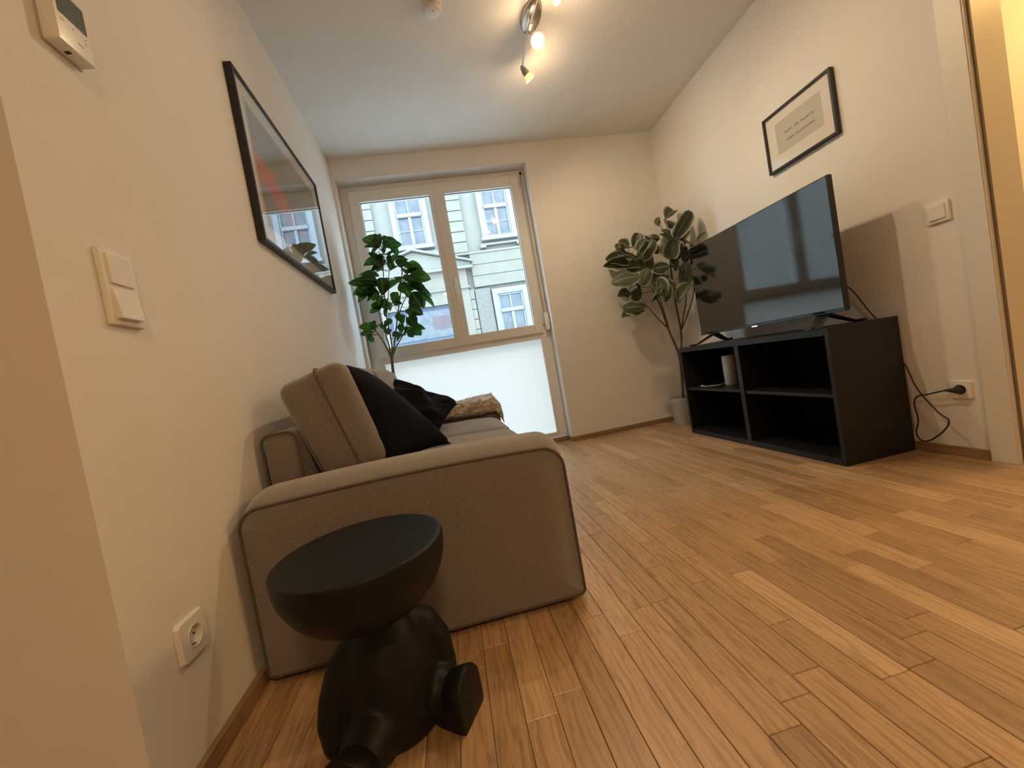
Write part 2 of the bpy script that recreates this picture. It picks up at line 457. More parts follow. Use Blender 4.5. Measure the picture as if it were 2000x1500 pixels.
o = obj('plank', bm, M['oak'], floor, False); o['kind'] = 'stuff'

# ---------------------------------------------------------------- doorway in the right wall
d1 = empty_struct('door_1')
bm = bmesh.new()
bm_box(bm, XR - .014, XR, DY + .004, DY + .083, 0, 2.12, .002, 2)
bm_box(bm, XR - .014, XR, .247, DY + .083, 2.04, 2.12, .002, 2)
bm_box(bm, XR - .014, XR, .247, .326, 0, 2.04, .002, 2)
obj('casing', bm, M['casing'], d1, True, 16)
bm = bmesh.new()
bm_box(bm, XR - .010, XR + T + .01, DY, DY + .02, 0, 2.06)
bm_box(bm, XR - .010, XR + T + .01, .33, .35, 0, 2.06)
bm_box(bm, XR - .010, XR + T + .01, .35, DY, 2.04, 2.06)
obj('jamb', bm, M['casing'], d1, False)
box('seal', (XR + .004, XR + .016, DY - .006, DY, 0, 2.04), M['seal'], d1, .002)

# ---------------------------------------------------------------- window
w1 = empty_struct('window_1')
def ring(bm, x0, x1, z0, z1, l, r, b, t, y0, y1, bev=.004):
    """rectangular frame with bars of widths l, r, b, t"""
    bm_box(bm, x0, x0 + l, y0, y1, z0, z1, bev, 2); bm_box(bm, x1 - r, x1, y0, y1, z0, z1, bev, 2)
    bm_box(bm, x0 + l - .001, x1 - r + .001, y0 + .0006, y1, z0, z0 + b, bev, 2); bm_box(bm, x0 + l - .001, x1 - r + .001, y0 + .0006, y1, z1 - t, z1, bev, 2)
FY = 3.462
bm = bmesh.new()
ring(bm, WX0 + .002, WX1 - .002, .04, WZ1 - .002, .088, .080, .035, .040, FY, FY + .075)
bm_box(bm, WX0 + .08, WX1 - .08, FY, FY + .075, .945, 1.0, .003, 2)
obj('frame', bm, M['pvc'], w1, True, 16)
bm = bmesh.new()
ring(bm, WX0 + .088, WX1 - .080, .074, .948, .017, .017, .014, .014, FY - .003, FY + .02, .003)
obj('glazing_bead', bm, M['pvc'], w1)
box('frosted_pane', (WX0 + .10, WX1 - .09, FY + .022, FY + .030, .08, .94), M['frost'], w1)
def sash(x0, x1, gx0, gx1):
    bm = bmesh.new(); y0, y1 = FY - .020, FY + .045
    ring(bm, x0, x1, .985, 2.372, gx0 - x0, x1 - gx1, 1.063 - .985, 2.372 - 2.281, y0, y1, .005)
    s = obj('sash', bm, M['pvc'], w1, True, 16)
    bm = bmesh.new()
    ring(bm, gx0 - .002, gx1 + .002, 1.061, 2.283, .0055, .0055, .005, .0055, y0 + .024, y0 + .030, 0)
    obj('gasket', bm, M['gasket'], s, False)
    box('pane', (gx0 - .002, gx1 + .002, y0 + .031, y0 + .034, 1.061, 2.283), M['glass'], s)
    return s
sash(-.545, .158, -.464, .106)
s2 = sash(.162, .888, .230, .813)
bm = bmesh.new()
bm_box(bm, .180, .206, FY - .030, FY - .019, 1.49, 1.56, .004, 2)
bm_tube(bm, spline([(.193, FY - .028, 1.535), (.193, FY - .060, 1.533), (.193, FY - .066, 1.515), (.193, FY - .062, 1.45), (.193, FY - .058, 1.425)], 5), [.009] * 21, 8)
obj('handle', bm, M['plastic'], s2)
bm = bmesh.new()
for z in (1.06, 2.30): bm_tube(bm, [(.896, FY - .012, z), (.896, FY - .012, z + .07)], .008, 10)
obj('hinge', bm, M['plastic'], w1)
box('seam_cover', (.142, .172, FY - .027, FY - .0195, .99, 2.368), M['pvc'], w1, .004)

sw = thing('strap_winder', 'white shutter strap winder box with a grey strap on the right side of the window', 'strap winder', (.925, 3.445, 1.0))
box('winder_box', (.906, .944, 3.405, 3.462, .998, 1.150), M['plastic'], sw, .012, 4)
box('strap', (.911, .929, 3.452, 3.4545, 1.14, 2.40), M['plastic_grey'], sw)
box('strap_guide', (.905, .934, 3.452, 3.4615, 2.372, 2.408), M['plastic'], sw, .003)
settle(sw)

# ---------------------------------------------------------------- wall fittings
def wallbox(x, side, y0, y1, z0, z1, d, bev=.003):
    return (x, x + d, y0, y1, z0, z1) if side > 0 else (x - d, x, y0, y1, z0, z1)

t = thing('light_switch', 'white double rocker light switch on the left wall, one rocker above the other', 'light switch', (XL, .938, 1.02))
box('plate', wallbox(XL, 1, .896, .981, .943, 1.098, .011), M['plastic'], t, .003, 3)
box('rocker', (XL + .009, XL + .0155, .908, .969, 1.027, 1.088), M['plastic'], t, .002, 2)
r2 = box('rocker', (XL + .009, XL + .0155, .908, .969, .955, 1.014), M['plastic'], t, .002, 2)
for v in r2.data.vertices:
    if v.co.x > XL + .012: v.co.x += .007 * (1.014 - v.co.z) / .059
settle(t)

def socket(label, x, side, y0, y1, z0, z1):
    s = side; yc, zc = (y0 + y1) / 2, (z0 + z1) / 2
    t = thing('wall_socket', label, 'socket', (x, yc, zc))
    # plate with a round well
    bm = bmesh.new(); seg = 40; R = .0205; d = .009
    def P(a, yy, zz): return bm.verts.new((x + s * a, yy, zz))
    sq, ci, cb, oo = [], [], [], []
    for k in range(seg):
        a = 2 * PI * (k + .5) / seg; cx, cz = math.cos(a), math.sin(a)
        m_ = max(abs(cx), abs(cz)); h = (y1 - y0) / 2
        sq.append(P(d, yc + cx / m_ * (h - .003), zc + cz / m_ * (h - .003)))
        oo.append(P(0, yc + cx / m_ * h, zc + cz / m_ * h))
        ci.append(P(d + .0015, yc + cx * R, zc + cz * R)); cb.append(P(.0006, yc + cx * R * .96, zc + cz * R * .96))
    for A, B in ((oo, sq), (sq, ci), (ci, cb)):
        for k in range(seg): bm.faces.new((A[k], A[(k + 1) % seg], B[(k + 1) % seg], B[k]))
    bm.faces.new(cb)
    obj('plate', bm, M['plastic'], t, True, 30)
    bm = bmesh.new()
    bm_tube(bm, [(x + s * (d + .001), yc + math.cos(a) * .0225, zc + math.sin(a) * .0225) for a in [2 * PI * k / 32 for k in range(32)]], .0018, 6, True)
    obj('rim', bm, M['plastic'], t)
    bm = bmesh.new()
    for q in (-1, 1):
        r = bm_tube(bm, [(x + s * .0004, yc + q * .0095, zc), (x + s * .0014, yc + q * .0095, zc)], .0028, 10)
    obj('contact_hole', bm, M['gasket'], t)
    for q in (-1, 1): box('earth_clip', (min(x, x + s * .008), max(x, x + s * .008), yc - .003, yc + .003, zc + q * .0185 - .0018, zc + q * .0185 + .0018), M['chrome'], t)
    settle(t); return t
socket('white round-well wall socket, empty, low on the left wall beside the sofa', XL, 1, .893, .980, .235, .322)
socket('white wall socket holding a black plug, low on the right wall beside the cabinet', XR, -1, 1.345, 1.425, .256, .336)

t = thing('light_switch', 'white single rocker light switch on the right wall between television and doorway', 'light switch', (XR, 1.384, 1.05))
box('plate', wallbox(XR, -1, 1.343, 1.425, 1.010, 1.094, .011), M['plastic'], t, .003, 3)
r2 = box('rocker', (XR - .0155, XR - .009, 1.355, 1.412, 1.024, 1.081), M['plastic'], t, .002, 2)
for v in r2.data.vertices:
    if v.co.x < XR - .012: v.co.x -= .003 * (v.co.y - 1.355) / .057
settle(t)

t = thing('thermostat', 'white room thermostat with a grey display high on the left wall', 'thermostat', (XL, .925, 1.55))
box('housing', (XL, XL + .030, .886, .968, 1.488, 1.618), M['plastic'], t, .006, 3)
box('back_plate', (XL, XL + .003, .884, .970, 1.486, 1.620), M['plastic_grey'], t, .001)
box('display', (XL + .0295, XL + .0310, .896, .959, 1.548, 1.600), M['lcd'], t, .0006)
for y0, y1, z in ((.898, .906, 1.535), (.922, .926, 1.533), (.930, .944, 1.512), (.950, .953, 1.525), (.950, .953, 1.534)):
    box('button_mark', (XL + .0298, XL + .0304, y0, y1, z, z + .0016), M['print'], t)
box('slot', (XL + .010, XL + .020, .918, .925, 1.4872, 1.4892), M['gasket'], t)
settle(t)

t = thing('smoke_detector', 'round white smoke detector on the ceiling', 'smoke detector', (.245, 2.06, ZC))
bm = bmesh.new(); bm_lathe(bm, [(.0, -.040), (.030, -.039), (.040, -.036), (.043, -.030), (.045, -.022), (.050, -.020), (.052, -.004), (.052, 0), (0, 0)], (.245, 2.06, ZC), 40)
obj('housing', bm, M['plastic'], t)
bm = bmesh.new(); bm_lathe(bm, [(0.048, -.0215), (.049, -.0200), (.0485, -.0185)], (.245, 2.06, ZC), 40)
obj('vent_ring', bm, M['plastic_grey'], t)
bm = bmesh.new(); bm_lathe(bm, [(0, -.0405), (.003, -.0405), (.003, -.038)], (.245, 2.045, ZC), 12)
obj('indicator', bm, M['gasket'], t)
settle(t)

# ---------------------------------------------------------------- ceiling spotlight bar
t = thing('ceiling_spotlight', 'brushed steel ceiling spotlight bar with glowing swivelling lamp heads', 'ceiling light', (.775, 2.16, ZC))
bm = bmesh.new(); bm_lathe(bm, [(0, -.034), (.030, -.032), (.050, -.024), (.056, -.012), (.056, 0), (0, 0)], (0, 0, 0), 40)
bmesh.ops.transform(bm, matrix=Matrix.Translation((.778, 2.140, ZC)) @ Matrix.Diagonal((.98, 1.85, 1, 1)), verts=bm.verts)
obj('canopy', bm, M['chrome'], t)
bm = bmesh.new(); bm_tube(bm, [(.768, 2.12, ZC - .03), (.755, 2.10, 2.50)], .006, 10)
obj('stem', bm, M['chrome'], t)
bm = bmesh.new()
bm_tube(bm, spline([(.765, 1.74, 2.497), (.764, 1.90, 2.50), (.752, 2.05, 2.503), (.743, 2.14, 2.50), (.756, 2.34, 2.495), (.758, 2.378, 2.494)], 5), .0052, 8)
obj('bar', bm, M['chrome'], t)
def head(attach, pos, aim, k=1.0):
    """cone-shaped lamp head: pos is the centre of the lens"""
    a = Vector(aim).normalized(); q = a.to_track_quat('Z', 'Y').to_matrix().to_4x4(); mt = Matrix.Translation(pos) @ q @ Matrix.Scale(k, 4)
    bm = bmesh.new(); bm_lathe(bm, [(0, -.088), (.006, -.087), (.014, -.074), (.019, -.055), (.021, -.034), (.0195, -.032), (.017, -.05), (0, -.055)], (0, 0, 0), 24, mt)
    h = obj('lamp_head', bm, M['chrome'], t)
    back = Vector(pos) - a * .060
    bm = bmesh.new(); bm_tube(bm, spline([attach, (Vector(attach) + back) / 2 + Vector((0.004, 0, -.006)), back], 4), .0038, 8)
    obj('bracket', bm, M['chrome'], h)
    bm = bmesh.new(); bm_lathe(bm, [(.016, -.040), (.024, -.018), (.0315, -.004), (.0330, 0), (.0310, .001)], (0, 0, 0), 28, mt)
    obj('reflector', bm, M['reflector'], h)
    bm = bmesh.new(); bm_lathe(bm, [(0, .004), (.018, .003), (.0295, -.001), (.0295, -.003), (0, -.003)], (0, 0, 0), 28, mt)
    obj('bulb', bm, M['bulb'], h)
    e = Vector(pos) + a * .012
    light('spot_light', 'SPOT', e, 27, WARM, e + a, spot_size=math.radians(135), spot_blend=.8, shadow_soft_size=.022)
    light('bulb_glow', 'POINT', Vector(pos) + a * .030, 2.6, (1.0, .66, .36), None, shadow_soft_size=.022)
M['reflector'] = emit('lit_glass_reflector', (1.0, .62, .25), 1.6)
head((.764, 1.90, 2.497), (.835, 1.885, 2.44), (.45, -.35, -.7))
head((.744, 2.13, 2.498), (.786, 2.118, 2.43), (-.30, -.75, -.62), 1.2)
head((.757, 2.370, 2.492), (.802, 2.396, 2.43), (.52, .22, -.66))
settle(t)

# ---------------------------------------------------------------- pictures
def picture(name, label, x, s, y0, y1, z0, z1, depth, bar, matw, parts):
    """s: direction the picture faces along x"""
    t = thing(name, label, 'picture', (x, (y0 + y1) / 2, z0))
    def X(a, b): return (x + s * a, x + s * b) if s > 0 else (x + s * b, x + s * a)
    bm = bmesh.new(); xa, xb = X(0.001, depth)
    bm_box(bm, xa, xb, y0, y0 + bar, z0, z1, .001); bm_box(bm, xa, xb, y1 - bar, y1, z0, z1, .001)
    bm_box(bm, xa, xb, y0 + bar, y1 - bar, z0, z0 + bar, .001); bm_box(bm, xa, xb, y0 + bar, y1 - bar, z1 - bar, z1, .001)
    obj('frame', bm, M['black_frame'], t, True, 16)
    xa, xb = X(.004, depth - .012)
    box('mat_board', (xa, xb, y0 + bar, y1 - bar, z0 + bar, z1 - bar), M['matboard'], t)
    parts(t, X)
    xa, xb = X(depth - .0055, depth - .004)
    box('glass', (xa, xb, y0 + bar - .001, y1 - bar + .001, z0 + bar - .001, z1 - bar + .001), M['picture_glass'], t)
    settle(t); return t
def uvquad(name, x, ya, yb, z0, z1, m, parent):
    me = bpy.data.meshes.new(name); me.from_pydata([(x, ya, z0), (x, yb, z0), (x, yb, z1), (x, ya, z1)], [], [(0, 1, 2, 3)])
    uv = me.uv_layers.new(name='UVMap')
    for i, c in enumerate(((0, 0), (1, 0), (1, 1), (0, 1))): uv.data[i].uv = c
    me.materials.append(m); o = bpy.data.objects.new(name, me); C.objects.link(o); o.parent = parent; return o
def art_parts(t, X):
    xa, xb = X(.008, .0195)
    bm = bmesh.new(); y0, y1, z0, z1 = 1.79, 2.60, 1.475, 1.985
    for b in ((y0 - .012, y0 - .009, z0 - .012, z1 + .012), (y1 + .009, y1 + .012, z0 - .012, z1 + .012)): bm_box(bm, xa, xb, *b)
    for b in ((y0 - .012, y1 + .012, z0 - .012, z0 - .009), (y0 - .012, y1 + .012, z1 + .009, z1 + .012)): bm_box(bm, xa, xb, *b)
    obj('mat_groove', bm, M['matboard_edge'], t, False)
    uvquad('print', X(.0192, .0192)[0], y0, y1, z0, z1, M['art'], t)
picture('framed_print', 'large black-framed abstract print with orange streak under glass on the left wall', XL, 1, 1.700, 2.690, 1.385, 2.078, .030, .014, .09, art_parts)
def text_obj(name, s, size, x, y, z, m, parent):
    cu = bpy.data.curves.new(name, 'FONT'); cu.body = s; cu.size = size; cu.align_x = 'LEFT'; cu.extrude = .0002; cu.space_character = 1.1; cu.resolution_u = 2
    tmp = bpy.data.objects.new(name, cu); C.objects.link(tmp)
    dg = bpy.context.evaluated_depsgraph_get(); me = bpy.data.meshes.new_from_object(tmp.evaluated_get(dg))
    bpy.data.objects.remove(tmp)
    rot = Matrix(((0, 0, -1, 0), (-1, 0, 0, 0), (0, 1, 0, 0), (0, 0, 0, 1)))      # right = -y, up = z, facing -x
    me.transform(Matrix.Translation((x, y, z)) @ rot); me.materials.clear(); me.materials.append(m)
    o = bpy.data.objects.new(name, me); C.objects.link(o); o.parent = parent; return o
def card_parts(t, X):
    xa, xb = X(.012, .0145)
    box('card', (xa, xb, 1.792, 2.080, 1.675, 1.850), M['card'], t)
    xt = X(.0150, .0150)[0]
    text_obj('lettering', 'MILAN.  EPH. MONETTE', .0160, xt, 2.022, 1.767, M['ink'], t)
    text_obj('lettering', 'LEBEN  HOCHAMORAE', .0160, xt, 2.014, 1.722, M['ink'], t)
picture('framed_quote', 'small black-framed two-line quotation above the television on the right wall', XR, -1, 1.722, 2.152, 1.592, 1.916, .026, .013, .06, card_parts)

# ---------------------------------------------------------------- television cabinet
CX0, CX1, CY0, CY1, CZ = 1.717, 2.105, 1.575, 2.768, .648
t = thing('tv_cabinet', 'low black-brown open cabinet with four compartments under the television', 'cabinet', ((CX0 + CX1) / 2, (CY0 + CY1) / 2, 0))
pb = .0012
box('top_panel', (CX0, CX1, CY0 + .0205, CY1 - .0205, CZ - .032, CZ), M['cabinet'], t, pb)
box('side_panel', (CX0, CX1, CY0, CY0 + .020, 0, CZ), M['cabinet'], t, pb)
box('side_panel', (CX0, CX1, CY1 - .020, CY1, 0, CZ), M['cabinet'], t, pb)
box('bottom_panel', (CX0, CX1, CY0 + .0205, CY1 - .0205, 0.0, .034), M['cabinet'], t, pb)
box('divider', (CX0 + .001, CX1 - .006, 2.158, 2.192, .034, CZ - .032), M['cabinet'], t, pb)
box('shelf', (CX0 + .010, CX1 - .006, 2.192, CY1 - .020, .328, .346), M['cabinet'], t, pb)
box('shelf', (CX0 + .010, CX1 - .006, CY0 + .020, 2.158, .322, .340), M['cabinet'], t, pb)
box('back_panel', (CX1 - .006, CX1 - .001, CY0 + .020, CY1 - .020, .034, CZ - .032), M['cabinet'], t)
settle(t)

# ---------------------------------------------------------------- television
TX, TY0, TY1, TZ0, TZ1 = 1.872, 1.612, 2.700, .714, 1.352
t = thing('television', 'large flat black television with glossy screen standing on the cabinet', 'television', (TX + .02, (TY0 + TY1) / 2, CZ))
box('housing', (TX, TX + .028, TY0, TY1, TZ0, TZ1), M['tv_body'], t, .003, 2)
box('rear_bulge', (TX + .028, TX + .070, TY0 + .15, TY1 - .15, TZ0 + .03, TZ0 + .36), M['tv_body'], t, .012, 3)
box('screen', (TX - .0012, TX + .001, TY0 + .006, TY1 - .006, TZ0 + .016, TZ1 - .006), M['screen'], t, .0004)
box('bottom_bezel', (TX - .004, TX + .02, TY0 + .001, TY1 - .001, TZ0 - .001, TZ0 + .012), M['tv_rim'], t, .002, 2)
box('standby_light', (TX - .008, TX - .003, 2.155, 2.195, TZ0 - .004, TZ0 + .003), M['led'], t, .001)
for y, q in ((TY0 + .13, 1), (TY1 - .13, -1)):
    bm = bmesh.new()
    for dx in (-.135, .135):
        x_ = TX + .016
        a = [Vector((x_, y - .034, TZ0 + .004)), Vector((x_, y + .034, TZ0 + .004)), Vector((x_ + dx, y + .020 - q * .055, CZ + .001)), Vector((x_ + dx, y - .020 - q * .055, CZ + .001))]
        lo = [v + Vector((0, 0, .010)) for v in a]; lo[0] = a[0] + Vector((-.012 if dx > 0 else .012, 0, .004)); lo[1] = a[1] + Vector((-.012 if dx > 0 else .012, 0, .004))
        A = [bm.verts.new(v) for v in a]; B = [bm.verts.new(v + Vector((-dx * .26, 0, .009))) for v in a]
        bm.faces.new(A); bm.faces.new(B[::-1])
        for k in range(4): bm.faces.new((A[k], A[(k + 1) % 4], B[(k + 1) % 4], B[k]))
        bm_box(bm, min(x_ + dx, x_ + dx * 1.18), max(x_ + dx, x_ + dx * 1.18), y - .022 - q * .055, y + .022 - q * .055, CZ, CZ + .014, .002)
    obj('foot', bm, M['tv_body'], t, False)
settle(t)

# power lead of the television: down behind the cabinet, a loop beside it, into the socket
t = thing('power_lead', 'black power lead looping from behind the television cabinet to the wall socket', 'cable', (XR - .01, 1.45, .06))
pts = [(TX + .06, 1.80, .90), (2.03, 1.79, .875), (2.085, 1.755, .815), (2.100, 1.700, .700), (2.112, 1.65, .60), (2.114, 1.60, .46), (2.105, 1.566, .395), (2.085, 1.52, .300), (2.070, 1.445, .205), (2.065, 1.405, .170), (2.068, 1.425, .125), (2.085, 1.485, .072),
       (2.095, 1.535, .052), (2.100, 1.560, .085), (2.100, 1.545, .150), (2.100, 1.552, .225), (2.098, 1.535, .262), (2.090, 1.48, .278), (2.087, 1.435, .292), (2.087, 1.412, .297)]
bm = bmesh.new(); bm_tube(bm, spline(pts, 6), .0032, 8); obj('lead', bm, M['cable'], t)
bm = bmesh.new(); bm_tube(bm, [(2.086, 1.418, .297), (2.087, 1.404, .297), (2.091, 1.392, .297), (2.098, 1.386, .2965), (2.112, 1.385, .296), (2.122, 1.385, .296)], [.004, .007, .012, .016, .0175, .016], 18)
obj('plug', bm, M['cable'], t)
settle(t)

t = thing('speaker', 'white cylindrical speaker standing in the upper left compartment of the black cabinet', 'speaker', (1.90, 2.49, .346))
bm = bmesh.new(); bm_lathe(bm, [(0, 0), (.040, 0), (.0425, .003), (.0425, .196), (.040, .201), (0, .201)], (1.90, 2.49, .346), 36); obj('body', bm, M['speaker'], t)
bm = bmesh.new(); bm_lathe(bm, [(.037, .2005), (.037, .203), (.030, .2035), (0, .2035)], (1.90, 2.49, .346), 36); obj('top_ring', bm, M['plastic_grey'], t)
bm = bmesh.new(); bm_lathe(bm, [(.0400, .0), (.0430, .001), (.0430, .006), (.0425, .0065)], (1.90, 2.49, .346), 36); obj('base_ring', bm, M['plastic_grey'], t)
settle(t)
t = thing('charging_cable', 'thin white cable lying on the upper left cabinet shelf beside the speaker', 'cable', (1.83, 2.58, .346))
bm = bmesh.new(); bm_tube(bm, spline([(1.95, 2.47, .40), (1.93, 2.54, .385), (1.90, 2.565, .355), (1.86, 2.565, .3485), (1.81, 2.585, .3485), (1.785, 2.62, .3485), (1.80, 2.66, .3485)], 6), .0022, 6); obj('cord', bm, M['white_cable'], t)
bm = bmesh.new(); bm_box(bm, 1.792, 1.801, 2.655, 2.69, .346, .3525, .002); obj('connector', bm, M['white_cable'], t)
settle(t)

# ---------------------------------------------------------------- sofa
def soft_box(bm, c, h, r, crown=(0, 0, 0), n=12, rot=None, wob=0., seed=0):
    """rounded, crowned box: c centre, h half sizes, r edge radius"""
    g = bmesh.ops.create_cube(bm, size=2.0)
    vs = g['verts']; es = list({e for v in vs for e in v.link_edges})
    sub = bmesh.ops.subdivide_edges(bm, edges=es, cuts=n, use_grid_fill=True)
    allv = list({v for f in bm.faces for v in f.verts if v.tag is False})
    hx = Vector(h)
    for v in allv:
        # denser rows near the edges
        p = Vector([math.copysign(1 - (1 - abs(a)) ** 1.35, a) * b for a, b in zip(v.co, hx)])
        inner = Vector([max(-(b - r), min(b - r, a)) for a, b in zip(p, hx)])
        d = p - inner
        if d.length > 1e-9: p = inner + d.normalized() * r
        u = [a / b for a, b in zip(p, hx)]
        f = lambda a, b: max(0, 1 - a ** 2) ** .6 * max(0, 1 - b ** 2) ** .6
        s = lambda a: math.copysign(min(1, abs(a) ** 3), a)
        p = p + Vector((s(u[0]) * crown[0] * f(u[1], u[2]), s(u[1]) * crown[1] * f(u[0], u[2]), s(u[2]) * crown[2] * f(u[0], u[1])))
        if wob: p += Vector([noise.noise(p * 6 + Vector((seed, seed * 2, k * 9))) * wob for k in range(3)])
        v.co = (rot @ p if rot else p) + Vector(c); v.tag = True
    return bm

def loop_rect(axis, at, ha, hb, r, n=5):
    """rounded rectangle in the plane normal to axis, as local points"""
    P = []
    for (sa, sb, a0) in ((1, 1, 0), (-1, 1, 90), (-1, -1, 180), (1, -1, 270)):
        for k in range(n + 1):
            a = math.radians(a0 + 90 * k / n); u = sa * (ha - r) + r * math.cos(a); v = sb * (hb - r) + r * math.sin(a)
            P.append({'x': Vector((at, u, v)), 'y': Vector((u, at, v)), 'z': Vector((u, v, at))}[axis])
    return P

SX0, SX1, SY0 = -.605, .285, 1.130
sofa = thing('sofa', 'taupe fabric two-seat sofa with wide piped arms along the left wall', 'sofa', (-.16, 2.0, 0))
def arm(y0, y1, zt):
    prof = []                                        # outline in xz with outward normals
    x0, x1, z0, z1 = SX0, SX1 - .004, .022, zt
    def corner(cx, cz, r, a0, n):
        for k in range(n + 1):
            a = math.radians(a0 + 90 * k / n); prof.append((cx + r * math.cos(a), cz + r * math.sin(a), math.cos(a), math.sin(a)))
    corner(x1 - .060, z1 - .060, .060, 0, 8)
    for k in range(1, 16): prof.append((x1 - .060 - (x1 - x0 - .11) * k / 16, z1, 0, 1))
    corner(x0 + .050, z1 - .050, .050, 90, 7)
    for k in range(1, 6): prof.append((x0, z1 - .050 - (z1 - z0 - .065) * k / 6, -1, 0))
    corner(x0 + .015, z0 + .015, .015, 180, 3); corner(x1 - .015, z0 + .015, .015, 270, 3)
    for k in range(1, 6): prof.append((x1, z0 + .015 + (z1 - z0 - .075) * k / 6, 1, 0))
    bm = bmesh.new(); n = 12; rings = []
    for j in range(n + 1):
        v = -1 + 2 * j / n; e = (1 - abs(v) ** 2.4)
        R_ = []
        for (a, b, na, nb) in prof:
            amt = (.034 * max(0, nb) + .010 * max(0, na)) * e
            sag = .012 * math.sin(PI * (a - x0) / (x1 - x0)) if nb > .5 else 0
            R_.append(bm.verts.new((a + na * amt, y0 + (y1 - y0) * j / n, b + nb * amt + sag)))
        rings.append(R_)
    m = len(prof)
    for A, B in zip(rings, rings[1:]):
        for k in range(m): bm.faces.new((A[k], A[(k + 1) % m], B[(k + 1) % m], B[k]))
    for R_, yy, s in ((rings[0], y0, -1), (rings[-1], y1, 1)):
        cx = sum(v.co.x for v in R_) / m; cz = sum(v.co.z for v in R_) / m
        prev = R_
        for f in (.8, .5, .2):
            nr = [bm.verts.new((cx + (v.co.x - cx) * f, yy + s * .009 * (1 - f ** 2), cz + (v.co.z - cz) * f)) for v in R_]
            for k in range(m): bm.faces.new((prev[k], prev[(k + 1) % m], nr[(k + 1) % m], nr[k]))
            prev = nr
        c0 = bm.verts.new((cx, yy + s * .0092, cz))
        for k in range(m): bm.faces.new((prev[k], prev[(k + 1) % m], c0))
    o = obj('arm', bm, M['fabric'], sofa, True, 80)
    for yy in (y0, y1):
        bm = bmesh.new()
        bm_tube(bm, [(a + na * .001, yy, b + nb * .001 + (.012 * math.sin(PI * (a - x0) / (x1 - x0)) if nb > .5 else 0)) for a, b, na, nb in prof], .0042, 7, True)
        obj('piping', bm, M['piping'], o)
    return o
arm(SY0 + .004, 1.350, .470)
arm(2.660, 2.880, .470)
bm = bmesh.new(); soft_box(bm, (-.17, 2.005, .150), (.42, .655, .085), .02); obj('base', bm, M['fabric'], sofa, True, 80)
bm = bmesh.new(); soft_box(bm, (-.560, 2.005, .360), (.055, .655, .285), .028, (.004, 0, .008), 10); bf = obj('back_frame', bm, M['fabric'], sofa, True, 80)
for yy in (1.353, 2.657):
    bm = bmesh.new(); bm_tube(bm, [p + Vector((-.560, 0, .360)) for p in loop_rect('y', yy, .053, .285, .03)], .004, 6, True)
    obj('piping', bm, M['piping'], bf)
for k, yc in enumerate((1.680, 2.330)):
    bm = bmesh.new(); soft_box(bm, (-.085, yc, .322), (.350, .323, .102), .045, (.010, .004, .030), 16, None, .006, k)
    sc_ = obj('seat_cushion', bm, M['fabric'], sofa, True, 80)
    bm = bmesh.new(); bm_tube(bm, [p + Vector((-.085, yc, .322)) for p in loop_rect('z', .089, .340, .314, .045)], .004, 6, True)
    obj('piping', bm, M['piping'], sc_)
    # back cushion leans against the back frame
    rot = Euler((0, math.radians(-15.5), math.radians(2 if k == 0 else -1))).to_matrix(); cc = Vector((-.408, yc + .008, .640))
    bm = bmesh.new(); soft_box(bm, cc, (.104, .318, .184), .036, (.026, .010, .012), 18, rot, .008, k * 3 + 5)
    bc = obj('back_cushion', bm, M['fabric'], sofa, True, 80)
    for xx, a, b in ((-.094, .309, .175), (.022, .3270, .1925)):
        bm = bmesh.new(); bm_tube(bm, [rot @ p + cc for p in loop_rect('x', xx, a, b, .045)], .0034, 6, True)
        obj('piping', bm, M['piping'], bc)
for xx in (-.54, .22):
    for yy in (1.20, 2.81):
        bm = bmesh.new(); bm_lathe(bm, [(0, 0), (.018, 0), (.022, .030), (0, .030)], (xx, yy, 0), 16); obj('foot', bm, M['cable'], sofa)
settle(sofa)

